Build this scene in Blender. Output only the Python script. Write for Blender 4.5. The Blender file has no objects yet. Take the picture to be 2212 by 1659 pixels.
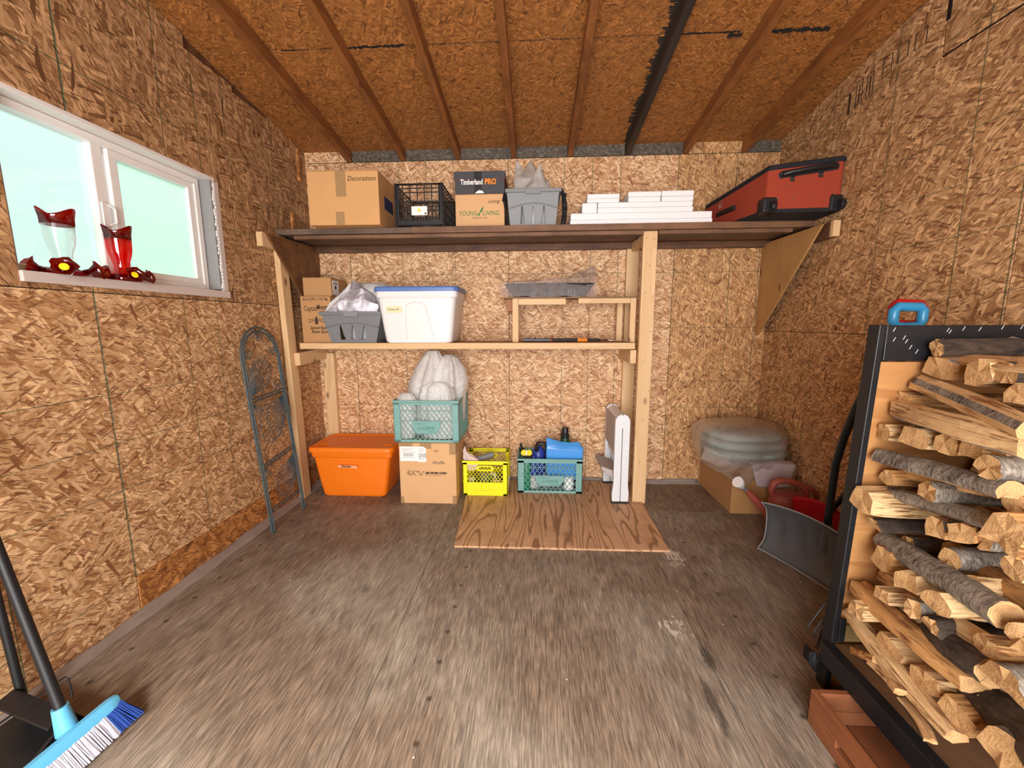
import bpy, math, random
from mathutils import Vector, Matrix, noise
from math import sin, cos, pi, radians as rad
rng = random.Random(7)
COL = bpy.context.scene.collection
SC = bpy.context.scene

# ------------------------------------------------------------------ camera, world, light, exposure
F = 874.3; YAW, PIT, ROL = .0554, -.1482, .0034; EYE = Vector((0, 0, 1.254))
RM = Matrix.Rotation(YAW, 3, 'Z') @ Matrix.Rotation(PIT, 3, 'X') @ Matrix.Rotation(ROL, 3, 'Y')
cam = bpy.data.cameras.new('camera'); cam.sensor_fit = 'HORIZONTAL'; cam.sensor_width = 36; cam.lens = F / 2212 * 36
cam.clip_start = .02
camo = bpy.data.objects.new('camera', cam); COL.objects.link(camo); SC.camera = camo
r_, u_, b_ = RM.col[0], RM.col[2], -RM.col[1]
camo.matrix_world = Matrix(((r_[0], u_[0], b_[0], EYE[0]), (r_[1], u_[1], b_[1], EYE[1]), (r_[2], u_[2], b_[2], EYE[2]), (0, 0, 0, 1)))

w = bpy.data.worlds.new('world'); SC.world = w; w.use_nodes = True
w.node_tree.nodes['Background'].inputs[0].default_value = (.90, .97, 1, 1)
w.node_tree.nodes['Background'].inputs[1].default_value = .66

def area(name, loc, target, sx, sy, power, col=(1, 1, 1)):
    l = bpy.data.lights.new(name, 'AREA'); l.shape = 'RECTANGLE'; l.size = sx; l.size_y = sy; l.energy = power; l.color = col
    o = bpy.data.objects.new(name, l); COL.objects.link(o); o.location = loc
    o.rotation_euler = (Vector(target) - Vector(loc)).to_track_quat('-Z', 'Y').to_euler()
    return o
area('doorway_daylight', (-.1, -1.55, 1.2), (-.1, 3, .95), 1.9, 2.0, 120, (1, .99, .975))
sun = bpy.data.lights.new('sun', 'SUN'); sun.energy = 4.5; sun.angle = rad(16); sun.color = (1, .95, .86)
so = bpy.data.objects.new('sun', sun); COL.objects.link(so); so.rotation_euler = Vector((-.10, .80, -.59)).to_track_quat('-Z', 'Y').to_euler()
area('window_daylight', (-3.1, 1.78, 3.55), (-1.0, 1.8, .9), 1.2, 1.2, 60, (.92, 1, .97))
SC.view_settings.view_transform = 'Standard'; SC.view_settings.look = 'None'
SC.view_settings.gamma = 1; SC.view_settings.use_curve_mapping = False
SC.view_settings.exposure = 0.58
SC.cycles.max_bounces = 7; SC.cycles.diffuse_bounces = 4; SC.cycles.glossy_bounces = 3; SC.cycles.transmission_bounces = 4; SC.cycles.transparent_max_bounces = 10

# ------------------------------------------------------------------ material helpers
def lin(h):
    h = h.lstrip('#'); o = []
    for i in (0, 2, 4):
        c = int(h[i:i + 2], 16) / 255; o.append(c / 12.92 if c <= .04045 else ((c + .055) / 1.055) ** 2.4)
    return (*o, 1)
class NT:
    def __init__(s, name):
        s.m = bpy.data.materials.new(name); s.m.use_nodes = True; s.t = s.m.node_tree; s.t.nodes.clear()
        s.out = s.t.nodes.new('ShaderNodeOutputMaterial')
    def put(s, sock, v):
        if isinstance(v, bpy.types.NodeSocket): s.t.links.new(v, sock)
        elif v is not None:
            if isinstance(v, (int, float)) and sock.type in ('VECTOR', 'RGBA'): v = (v,) * (3 if sock.type == 'VECTOR' else 4)
            sock.default_value = v
    def n(s, typ, ins=None, out=0, **kw):
        nd = s.t.nodes.new('ShaderNode' + typ)
        for k, v in kw.items(): setattr(nd, k, v)
        for k, v in (ins or {}).items(): s.put(nd.inputs[k], v)
        return nd.outputs[out]
    def math(s, op, a, b=0., c=0., clamp=False):
        return s.n('Math', {0: a, 1: b, 2: c}, operation=op, use_clamp=clamp)
    def mix(s, f, a, b, mode='MIX'):
        nd = s.t.nodes.new('ShaderNodeMix'); nd.data_type = 'RGBA'; nd.blend_type = mode
        s.put(nd.inputs[0], f); s.put(nd.inputs[6], a); s.put(nd.inputs[7], b); return nd.outputs[2]
    def ramp(s, f, stops, interp='LINEAR'):
        nd = s.t.nodes.new('ShaderNodeValToRGB'); s.put(nd.inputs[0], f); cr = nd.color_ramp; cr.interpolation = interp
        while len(cr.elements) < len(stops): cr.elements.new(.5)
        for e, (p, c) in zip(cr.elements, stops): e.position = p; e.color = c if len(c) == 4 else (*c, 1)
        return nd.outputs[0]
    def obj(s): return s.n('TexCoord', out=3)
    def bsdf(s, color, rough=.6, metal=0., normal=None, **kw):
        nd = s.t.nodes.new('ShaderNodeBsdfPrincipled'); s.put(nd.inputs['Base Color'], color); s.put(nd.inputs['Roughness'], rough); s.put(nd.inputs['Metallic'], metal)
        if normal is not None: s.put(nd.inputs['Normal'], normal)
        for k, v in kw.items(): s.put(nd.inputs[k.replace('_', ' ')], v)
        return nd.outputs[0]
    def bump(s, h, strength=.3, dist=.002): return s.n('Bump', {'Height': h, 'Strength': strength, 'Distance': dist})
    def done(s, surf): s.t.links.new(surf, s.out.inputs[0]); return s.m
    def mapping(s, v, scale=(1, 1, 1), rot=(0, 0, 0), loc=(0, 0, 0)):
        return s.n('Mapping', {'Vector': v, 'Scale': scale, 'Rotation': rot, 'Location': loc})
    def noise(s, v, scale=5., detail=2., rough=.5, dist=0., out=0):
        return s.n('TexNoise', {'Vector': v, 'Scale': scale, 'Detail': detail, 'Roughness': rough, 'Distortion': dist}, out=out)
def plain(name, col, rough=.5, metal=0., vary=.12, nscale=30, bump=0., **kw):
    t = NT(name); c = lin(col); o = t.obj(); f = t.noise(o, nscale, 3)
    d = tuple(x * (1 - vary) for x in c[:3]) + (1,); l = tuple(min(1, x * (1 + vary)) for x in c[:3]) + (1,)
    nm = t.bump(t.noise(o, nscale * 6, 2), bump, .002) if bump else None
    return t.done(t.bsdf(t.mix(f, d, l), rough, metal, nm, **kw))

def osb(name, ax, light, mid, dark, strand=(.13, .019), grid=(0, 0), line=.75, bias=0., fleck=1.):
    """ax: the two in-plane axes (0,1,2) of the board in object space."""
    t = NT(name); o = t.obj(); sep = t.n('SeparateXYZ', {0: o}); outs = sep.node.outputs
    u, v = outs[ax[0]], outs[ax[1]]
    off = t.math('MULTIPLY', t.n('ObjectInfo', out=5), 37.0)
    uv = t.n('CombineXYZ', {0: t.math('ADD', u, off), 1: t.math('ADD', v, off), 2: 0.})
    sub = lambda c, k: t.n('VectorMath', {0: t.n('VectorMath', {0: c, 1: (.5, .5, .5)}, operation='SUBTRACT'), 'Scale': k}, operation='SCALE')
    p = t.n('VectorMath', {0: uv, 1: sub(t.noise(uv, 3.2, 1, out=1), .09)}, operation='ADD')
    p = t.n('VectorMath', {0: p, 1: sub(t.noise(uv, 55, 2, out=1), .007)}, operation='ADD')
    t_mid = tuple(a * .55 + b_ * .45 for a, b_ in zip(mid[:3], dark[:3])) + (1,); light2 = tuple(min(1, a * 1.3 + .01) for a in light[:3]) + (1,); col = t.mix(.5, mid, dark); h = None
    spec = [(.2, 1.0, 0.), (1.3, .7, .35), (-.5, .9, .38), (.6, .65, .42), (-1.0, .55, .55), (.1, .6, .5), (.45, .48, .55), (-.6, .42, .6), (1.1, .5, .74)]
    for i, (ang, k, thr) in enumerate(spec):
        q = t.mapping(p, rot=(0, 0, ang + bias), loc=(i * 3.7, i * 1.9, 0)); q = t.mapping(q, scale=(1 / (strand[0] * k), 1 / (strand[1] * (k ** .7)), 1))
        vo = t.t.nodes.new('ShaderNodeTexVoronoi'); vo.voronoi_dimensions = '2D'; vo.distance = 'CHEBYCHEV'; t.put(vo.inputs['Vector'], q); vo.inputs['Scale'].default_value = 1; vo.inputs['Randomness'].default_value = .9
        o3 = t.n('SeparateXYZ', {0: vo.outputs['Color']}).node.outputs; sx, sy = o3[0], o3[1]
        c = t.ramp(sy, [(0, dark), (.09, mid), (.28, light), (.52, mid), (.60, t_mid), (.78, light), (1, light2)])
        d = vo.outputs['Distance']
        c = t.mix(t.ramp(d, [(.30, (0, 0, 0)), (.62, (.38, .38, .38))]), c, dark)
        m = t.math('MULTIPLY', t.math('GREATER_THAN', sx, thr), t.math('LESS_THAN', d, .60)) if i else 1.0
        hh = t.math('SUBTRACT', t.math('ADD', sy, .3), t.math('MULTIPLY', d, .8))
        if i == 0: col, h = c, hh
        else: col = t.mix(m, col, c); h = t.math('ADD', t.math('MULTIPLY', h, t.math('SUBTRACT', 1., m)), t.math('MULTIPLY', m, t.math('ADD', hh, i * .04)))
    for ang, s1, s2, th in ((.5, .034, .005, .87), (-.5, .05, .008, .94), (.1, .04, .004, .90)):
        q = t.mapping(t.mapping(p, rot=(0, 0, ang + bias)), scale=(1 / s1, 1 / s2, 1))
        vo = t.t.nodes.new('ShaderNodeTexVoronoi'); vo.voronoi_dimensions = '2D'; t.put(vo.inputs['Vector'], q); vo.inputs['Scale'].default_value = 1
        sx = t.n('SeparateXYZ', {0: vo.outputs['Color']})
        m = t.math('MULTIPLY', t.math('MULTIPLY', t.math('GREATER_THAN', sx, th), t.math('LESS_THAN', vo.outputs['Distance'], .5)), .75 * fleck)
        col = t.mix(m, col, tuple(a * .85 for a in dark[:3]) + (1,)); h = t.math('SUBTRACT', h, t.math('MULTIPLY', m, .6))
    gr = t.noise(t.mapping(p, scale=(50, 300, 1), rot=(0, 0, .4 + bias)), 1., 2)
    col = t.mix(t.math('MULTIPLY', gr, .25), col, t.mix(.5, col, dark))
    if line:
        ln = None
        for c, gg in ((u, grid[0]), (v, grid[1])):
            for per in (.4064, .6096):
                k = t.math('LESS_THAN', t.math('PINGPONG', t.math('SUBTRACT', c, gg), per / 2), .0021 if c is u else .0015)
                ln = k if ln is None else t.math('MAXIMUM', ln, k)
        fade = t.ramp(t.noise(uv, 9, 3, .7), [(.28, (0, 0, 0)), (.42, (1, 1, 1))])
        col = t.mix(t.math('MULTIPLY', t.math('MULTIPLY', ln, fade), line), col, lin('#1f4a2c'))
    return t.done(t.bsdf(col, .62, 0, t.bump(t.noise(t.mapping(uv, scale=(1, 2.2, 1), rot=(0, 0, bias)), 70, 3, .7), .35, .002)))

def wood(name, c1, c2, axis=0, scale=1., knots=True, rough=.6, ringf=9., dirt=0., dirtc='#2a1c12'):
    """Grain that runs along the given axis of the object."""
    t = NT(name); o = t.obj(); rnd = t.n('ObjectInfo', out=5)
    o = t.n('VectorMath', {0: o, 1: t.n('CombineXYZ', {0: t.math('MULTIPLY', rnd, 3.1), 1: t.math('MULTIPLY', rnd, 7.7), 2: t.math('MULTIPLY', rnd, 5.3)})}, operation='ADD')
    sc = [1., 1., 1.]; sc[axis] = .09
    q = t.mapping(o, scale=tuple(x * scale for x in sc))
    n1 = t.noise(q, 6, 3, .55, .6); rings = t.math('FRACT', t.math('MULTIPLY', n1, ringf))
    rings = t.ramp(rings, [(0, (0, 0, 0)), (.75, (.75, .75, .75)), (.9, (1, 1, 1)), (1, (0, 0, 0))])
    sc2 = [1., 1., 1.]; sc2[axis] = .03; fine = t.noise(t.mapping(o, scale=sc2), 260 * scale, 2)
    f = t.math('ADD', t.math('MULTIPLY', rings, .6), t.math('MULTIPLY', fine, .45))
    col = t.mix(f, lin(c1), lin(c2))
    col = t.mix(t.math('MULTIPLY', t.noise(o, 2.5 * scale, 2), .45), col, t.mix(.6, lin(c1), lin(c2)))
    if knots:
        sc3 = [1, 1, 1]; sc3[axis] = .5
        vo = t.n('TexVoronoi', {'Vector': t.mapping(o, scale=sc3), 'Scale': 7.}, out=0)
        col = t.mix(t.ramp(vo, [(.05, (.85, .85, .85)), (.13, (0, 0, 0))]), col, lin('#5a3218'))
    if dirt: col = t.mix(t.math('MULTIPLY', t.ramp(t.noise(o, 6, 5, .65), [(.4, (0, 0, 0)), (.65, (1, 1, 1))]), dirt), col, lin(dirtc))
    return t.done(t.bsdf(col, rough, 0, t.bump(f, .25, .0012)))

# ------------------------------------------------------------------ mesh helpers
class MB:
    def __init__(s, org=(0, 0, 0)): s.v = []; s.f = []; s.mi = []; s.o = Vector(org)
    def add(s, vs, fs, m=0):
        b = len(s.v); s.v += [tuple(Vector(p) - s.o) for p in vs]; s.f += [tuple(b + i for i in f) for f in fs]; s.mi += [m] * len(fs); return s
    def box(s, x0, x1, y0, y1, z0, z1, m=0):
        return s.add([(x0, y0, z0), (x1, y0, z0), (x1, y1, z0), (x0, y1, z0), (x0, y0, z1), (x1, y0, z1), (x1, y1, z1), (x0, y1, z1)],
                     [(0, 3, 2, 1), (4, 5, 6, 7), (0, 1, 5, 4), (1, 2, 6, 5), (2, 3, 7, 6), (3, 0, 4, 7)], m)
    def hexa(s, p, m=0):
        return s.add(p, [(0, 3, 2, 1), (4, 5, 6, 7), (0, 1, 5, 4), (1, 2, 6, 5), (2, 3, 7, 6), (3, 0, 4, 7)], m)
    def beam(s, p, q, w, h, up=(0, 0, 1), m=0):
        p, q = Vector(p), Vector(q); d = (q - p).normalized(); sd = d.cross(Vector(up))
        if sd.length < 1e-4: sd = d.cross(Vector((1, 0, 0)))
        sd.normalize(); uu = sd.cross(d); a = sd * w / 2; b = uu * h / 2
        return s.hexa([p - a - b, q - a - b, q + a - b, p + a - b, p - a + b, q - a + b, q + a + b, p + a + b], m)
    def prism(s, pts, vec, m=0):
        n = len(pts); v = Vector(vec); vs = [Vector(p) for p in pts] + [Vector(p) + v for p in pts]
        return s.add(vs, [tuple(range(n))[::-1], tuple(range(n, 2 * n))] + [(i, (i + 1) % n, n + (i + 1) % n, n + i) for i in range(n)], m)
    def loft(s, rings, cap=True, m=0, closed=False, capm=None):
        n = len(rings[0]); vs = [p for r in rings for p in r]; fs = []; R = len(rings)
        for i in range(R if closed else R - 1):
            for j in range(n): a = i * n + j; b = i * n + (j + 1) % n; c = ((i + 1) % R) * n; fs.append((a, b, c + (j + 1) % n, c + j))
        s.add(vs, fs, m)
        if cap and not closed:
            s.add(rings[0], [tuple(range(n))[::-1]], m if capm is None else capm); s.add(rings[-1], [tuple(range(n))], m if capm is None else capm)
        return s
    def tube(s, pts, r, n=8, closed=False, m=0, cap=True):
        pts = [Vector(p) for p in pts]; N = len(pts); rings = []; ref = None
        for i, p in enumerate(pts):
            if closed: d = pts[(i + 1) % N] - pts[i - 1]
            else: d = pts[min(i + 1, N - 1)] - pts[max(i - 1, 0)]
            d.normalize()
            if ref is None: ref = d.orthogonal().normalized()
            ref = (ref - d * ref.dot(d)); ref = ref.normalized() if ref.length > 1e-6 else d.orthogonal().normalized()
            bb = d.cross(ref); rr = r[i] if isinstance(r, (list, tuple)) else r
            rings.append([p + (ref * cos(2 * pi * j / n) + bb * sin(2 * pi * j / n)) * rr for j in range(n)])
        return s.loft(rings, cap, m, closed)
    def lathe(s, prof, c=(0, 0, 0), n=24, m=0, cap=True, sx=1, sy=1):
        return s.loft([[(c[0] + r * cos(2 * pi * j / n) * sx, c[1] + r * sin(2 * pi * j / n) * sy, c[2] + z) for j in range(n)] for r, z in prof], cap, m)
    def build(s, name, mat, parent=None, smooth=False, bevel=0., solid=0., sub=0, seg=2):
        me = bpy.data.meshes.new(name); me.from_pydata(s.v, [], s.f); me.validate()
        for mm in (mat if isinstance(mat, (list, tuple)) else [mat]): me.materials.append(mm)
        if len(s.mi) == len(me.polygons): me.polygons.foreach_set('material_index', s.mi)
        if smooth:
            me.polygons.foreach_set('use_smooth', [True] * len(me.polygons))
            if not isinstance(smooth, bool): me.set_sharp_from_angle(angle=rad(smooth))
        me.update()
        o = bpy.data.objects.new(name, me); COL.objects.link(o)
        if parent: o.parent = parent
        if solid: md = o.modifiers.new('solid', 'SOLIDIFY'); md.thickness = solid
        if bevel: md = o.modifiers.new('bevel', 'BEVEL'); md.width = bevel; md.segments = seg; md.limit_method = 'ANGLE'
        if sub: md = o.modifiers.new('sub', 'SUBSURF'); md.levels = sub; md.render_levels = sub
        return o
def tag(o, label=None, cat=None, group=None, kind=None):
    for k, v in (('label', label), ('category', cat), ('group', group), ('kind', kind)):
        if v: o[k] = v
    return o
def empty(name, loc, label, cat, rz=0, group=None, rot=None):
    o = bpy.data.objects.new(name, None); COL.objects.link(o); o.location = loc; o.rotation_euler = rot or (0, 0, rz); o.empty_display_size = .05
    return tag(o, label, cat, group)
def structure(name):
    o = bpy.data.objects.new(name, None); COL.objects.link(o); o['kind'] = 'structure'; return o
def rrect(w, d, r, n=4, cx=0, cy=0):
    out = []
    for sx, sy, a0 in ((1, 1, 0), (-1, 1, 90), (-1, -1, 180), (1, -1, 270)):
        for i in range(n + 1):
            a = rad(a0 + 90 * i / n); out.append((cx + sx * (w / 2 - r) + r * cos(a), cy + sy * (d / 2 - r) + r * sin(a)))
    return out
def flat(pts, z): return [(x, y, z) for x, y in pts]
def text(name, body, size, loc, mat, parent, rot=(pi / 2, 0, 0), sx=1., depth=.0004, align='LEFT', shear=0., bold=0.):
    c = bpy.data.curves.new(name, 'FONT'); c.body = body; c.size = size; c.extrude = depth; c.align_x = align; c.shear = shear; c.offset = bold; c.resolution_u = 2
    t = bpy.data.objects.new('tmp', c); COL.objects.link(t)
    me = bpy.data.meshes.new_from_object(t.evaluated_get(bpy.context.evaluated_depsgraph_get())); bpy.data.objects.remove(t)
    me.name = name; me.materials.clear(); me.materials.append(mat)
    o = bpy.data.objects.new(name, me); COL.objects.link(o); o.parent = parent; o.location = loc; o.rotation_euler = rot; o.scale = (sx, 1, 1); return o
def noisy(v, k, s, seed=0):
    q = Vector(v) * s + Vector((seed * 7.3, seed * 3.1, seed * 5.7)); return noise.noise_vector(q) * k

def split_loose(names):
    for o in [o for o in bpy.data.objects if o.type == 'MESH' and o.name.split('.')[0] in names]:
        me = o.data; n = len(me.vertices); par = list(range(n))
        def find(i):
            while par[i] != i: par[i] = par[par[i]]; i = par[i]
            return i
        for e in me.edges: par[find(e.vertices[0])] = find(e.vertices[1])
        gr = {}
        for p in me.polygons: gr.setdefault(find(p.vertices[0]), []).append(p)
        if len(gr) < 2: continue
        base = o.name.split('.')[0]
        for ps in gr.values():
            ids = sorted({v for p in ps for v in p.vertices}); mp = {v: i for i, v in enumerate(ids)}
            m2 = bpy.data.meshes.new(base); m2.from_pydata([me.vertices[i].co[:] for i in ids], [], [[mp[v] for v in p.vertices] for p in ps])
            for m in me.materials: m2.materials.append(m)
            m2.polygons.foreach_set('use_smooth', [p.use_smooth for p in ps])
            q = bpy.data.objects.new(base, m2); COL.objects.link(q); q.parent = o.parent; q.location = o.location; q.rotation_euler = o.rotation_euler
            for md in o.modifiers:
                if md.type == 'BEVEL': k = q.modifiers.new('bevel', 'BEVEL'); k.width = md.width; k.segments = md.segments; k.limit_method = 'ANGLE'
        bpy.data.objects.remove(o)

# ------------------------------------------------------------------ materials
L1, M1, D1 = lin('#ddb486'), lin('#ba8a59'), lin('#80502e')
OSB_BACK = osb('osb_back', (0, 2), lin('#edc49a'), lin('#cf9d6c'), lin('#955f38'), grid=(-1.4153, 0))
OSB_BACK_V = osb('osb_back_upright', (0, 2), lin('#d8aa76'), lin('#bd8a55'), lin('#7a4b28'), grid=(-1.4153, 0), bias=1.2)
OSB_LEFT = osb('osb_left', (1, 2), L1, M1, D1, grid=(.3034, .5664 - .4064), strand=(.12, .02))
OSB_LEFT_UP = osb('osb_left_upper', (1, 2), lin('#c79b6e'), lin('#a4784e'), lin('#654024'), grid=(.3034, 1.38), strand=(.2, .024), line=.85, bias=.5)
OSB_STRIP = osb('osb_strip', (1, 2), lin('#c4864a'), lin('#a56a32'), lin('#6b3a16'), line=0, strand=(.12, .03))
OSB_RIGHT = osb('osb_right', (1, 2), lin('#d2a778'), lin('#b08355'), lin('#704628'), grid=(1.0008, -.026), strand=(.12, .021), bias=.2)
OSB_ROOF = osb('osb_roof', (0, 1), lin('#b3753a'), lin('#97602d'), lin('#5f3716'), line=0, strand=(.07, .014), fleck=.25)
OSB_GREY = osb('osb_grey', (0, 2), lin('#6b6154'), lin('#564c42'), lin('#37302a'), line=0, strand=(.06, .014))
PINE = {a: wood('pine_%d' % a, '#e6c497', '#cea675', a, knots=True, ringf=5) for a in (0, 1, 2)}
BROWN = {a: wood('brown_lumber_%d' % a, '#7c5236', '#4d3020', a, knots=False, ringf=7, dirt=.5) for a in (0, 1, 2)}
RAFTER = wood('rafter_wood', '#a86a34', '#6f3f1b', 1, ringf=6, dirt=.35, dirtc='#33200f')
RAFTER_B = wood('rafter_black_wood', '#3a3029', '#1c1713', 1, ringf=6, knots=False)
GUSSET_L = wood('gusset_brown', '#96653a', '#6d4526', 0, ringf=5, knots=False, dirt=.5)
GUSSET_R = wood('gusset_ply', '#c0925a', '#a57a48', 2, ringf=4, knots=True, dirt=.2, dirtc='#6e4c2a')
PLYRACK = wood('rack_ply', '#cf9a60', '#a36a38', 0, scale=.8, ringf=7, knots=False)
BLACKW = plain('black_painted_wood', '#15161a', .45, vary=.35, nscale=20, bump=.2)
BLACKP = plain('black_plastic', '#1a1b1e', .4, vary=.15)
BLACKM = plain('black_metal', '#131417', .5)
WHITEP = plain('white_vinyl', '#e6e0dc', .35, vary=.04)
TRIMW = plain('painted_trim', '#cfc0b8', .5, vary=.15, nscale=8)
GREYV = plain('grey_jamb', '#8b8988', .55, vary=.06)
def cardboard(name, c): return plain(name, c, .75, vary=.07, nscale=9, bump=.06)
CARD = cardboard('cardboard', '#cf9d66'); CARD_D = cardboard('cardboard_darker', '#b78a5a'); CARD_L = cardboard('cardboard_pale', '#d9ab7a')
CARD_S = cardboard('cardboard_brown', '#a87c4c')
INK = plain('dark_ink', '#3b2a1c', .8); INKG = plain('grey_ink', '#55503f', .8); GREEN_INK = plain('green_ink', '#2c7a3c', .7)
NAVY = plain('navy_print', '#10265c', .6); PAPERW = plain('white_paper', '#f2f0ee', .7, vary=.03); CREAM = plain('masking_tape', '#efe0b8', .8, vary=.05)
TAPE = plain('packing_tape', '#a5825a', .3, vary=.1); PINKTAPE = plain('label_tape', '#f3a57a', .6, vary=.05)
ORANGEP = plain('orange_plastic', '#f27a12', .42, vary=.04, bump=.03); ORANGE_INK = plain('orange_print', '#f08a24', .6)
TEAL = plain('teal_plastic', '#78a7a2', .5, vary=.07); YELLOWP = plain('yellow_plastic', '#f2ec0a', .5, vary=.04)
GREYP = plain('grey_plastic', '#77797c', .5, vary=.08); GREYP2 = plain('grey_plastic_light', '#83868a', .5, vary=.1)
SHOEBOX = plain('dark_slate_card', '#3f3f44', .6, vary=.1); DARKTAPE = plain('dark_tape', '#17171a', .4)
WHITETOTE = plain('white_tote_plastic', '#e8e7e6', .4, vary=.03); BLUELID = plain('blue_lid', '#5a79b8', .4, vary=.06)
FOAM = plain('polystyrene', '#eeeef0', .7, vary=.03, nscale=60, bump=.3)
RED_FAB = plain('red_suitcase_cloth', '#9a3820', .85, vary=.12, nscale=200, bump=.3); BLK_FAB = plain('black_cloth', '#14141a', .8)
SILVER = plain('bright_rivet', '#c8c4bc', .25, 1.)
BLUEPK = plain('blue_package', '#4a9bea', .25, vary=.08, bump=.15); DKGREEN = plain('dark_green_plastic', '#14523a', .35); GREENJ = plain('green_jug', '#0f7a4c', .35)
BLUEB = plain('blue_bottle', '#2b3f9e', .35); YGAUGE = plain('yellow_dial', '#f2d818', .4); MIXEDW = plain('off_white_plastic', '#c9c6c0', .4, vary=.3, nscale=25)
TERRA = plain('terracotta_plastic', '#9a4a3c', .5, vary=.1); REDP = plain('red_plastic', '#b81420', .35, vary=.1); BLUEH = plain('blue_grip', '#2f86b4', .3, vary=.05)
GREYSH = plain('shovel_grey_plastic', '#56575c', .25, vary=.12, nscale=12); LIGHTEDGE = plain('worn_edge', '#9b9c9e', .4)
CUSH = plain('cushion_grey', '#93a09b', .85, vary=.1, nscale=25, bump=.3); TOWEL = plain('pink_grey_towel', '#b3a3a6', .9, vary=.1, nscale=40, bump=.3)
STOOLW = plain('step_stool_white', '#dfe2e6', .45, vary=.05); STOOLG = plain('tread_grey', '#b7aeaa', .8, vary=.12, nscale=60, bump=.3)
TREL = plain('verdigris_metal', '#4a5a60', .55, .3, vary=.4, nscale=40, bump=.3)
BROOMB = plain('light_blue_plastic', '#5fb0d8', .35, vary=.06); BRW = plain('white_bristle', '#c3c4d2', .9, vary=.2, nscale=90); BRB = plain('blue_bristle', '#23489c', .9, vary=.3, nscale=90)
CRATEW = wood('crate_wood', '#a0623c', '#7c4628', 1, ringf=5, knots=False, dirt=.3)
CRATEWX = wood('crate_wood_across', '#9a5e3a', '#764226', 0, ringf=5, knots=False, dirt=.4)
RACKBOARD = wood('rack_board', '#8d6546', '#62442e', 1, ringf=5, knots=True, dirt=.4)
TARP = plain('dusty_sheet', '#8f8178', .5, vary=.2, nscale=12, bump=.3)

def clear(name, tint, a, rough=.12, bump=.6, nscale=25, white='#e8e8ee'):
    """Thin plastic film: part see-through, part sheen, part milky."""
    t = NT(name); o = t.obj(); nz = t.noise(o, nscale, 4, .7, 1.2); nm = t.bump(nz, bump, .01)
    tr = t.n('BsdfTransparent', {0: tint}); gl = t.n('BsdfGlossy', {'Color': (1, 1, 1, 1), 'Roughness': rough, 'Normal': nm}); di = t.n('BsdfDiffuse', {'Color': lin(white), 'Normal': nm})
    tl = t.n('BsdfTranslucent', {'Color': lin(white), 'Normal': nm})
    fr = t.n('LayerWeight', {'Blend': .42, 'Normal': nm}, out=1)
    body = t.n('MixShader', {0: .2, 1: di, 2: tl})
    milk = t.math('MULTIPLY', t.ramp(t.noise(o, nscale * .6, 3, .6, 1.), [(.3, (.62, .62, .62)), (.7, (1, 1, 1))]), a)
    s1 = t.n('MixShader', {0: milk, 1: tr, 2: body})
    return t.done(t.n('MixShader', {0: t.math('MULTIPLY', fr, .7), 1: s1, 2: gl}))
BUBBLE = clear('bubble_wrap', (1, 1, 1, 1), .70, .10, .8, 16, '#ffffff'); FOAMSHEET = clear('foam_wrap', (1, 1, 1, 1), .92, .4, .3, 30, '#cbc7c2')
POLY = clear('clear_bag', (.95, .94, .94, 1), .32, .06, 1., 30, '#e0d8d8'); POLYB = clear('clear_bag_over_cushions', (.95, .94, .92, 1), .30, .05, 1., 11, '#dcd4ce')
GLASSF = clear('feeder_glass', (.93, .98, .96, 1), .10, .05, .05, 5, '#ffffff')
FOIL = plain('silver_bubble_foil', '#c6c4ce', .28, .55, vary=.15, nscale=50, bump=.9)
def see(name, tint, rough=.1, mixd=.2, col='#ffffff'):
    t = NT(name); tr = t.n('BsdfTransparent', {0: tint}); gl = t.n('BsdfGlossy', {'Color': (1, 1, 1, 1), 'Roughness': rough}); di = t.n('BsdfTranslucent', {'Color': lin(col)})
    a = t.n('MixShader', {0: mixd, 1: tr, 2: di}); return t.done(t.n('MixShader', {0: .06, 1: a, 2: gl}))
PANE = see('window_pane_clear', (.90, 1., .95, 1), .05, .10, '#e8fff4')
PANEF = see('window_pane_frosted', (.80, .93, .84, 1), .3, .25, '#dff5e6')
REDG = see('red_clear_plastic', (.42, .01, .02, 1), .05, .5, '#c00418'); REDL = see('red_liquid', (1, .02, .03, 1), .05, .5, '#ff1018')

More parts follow.
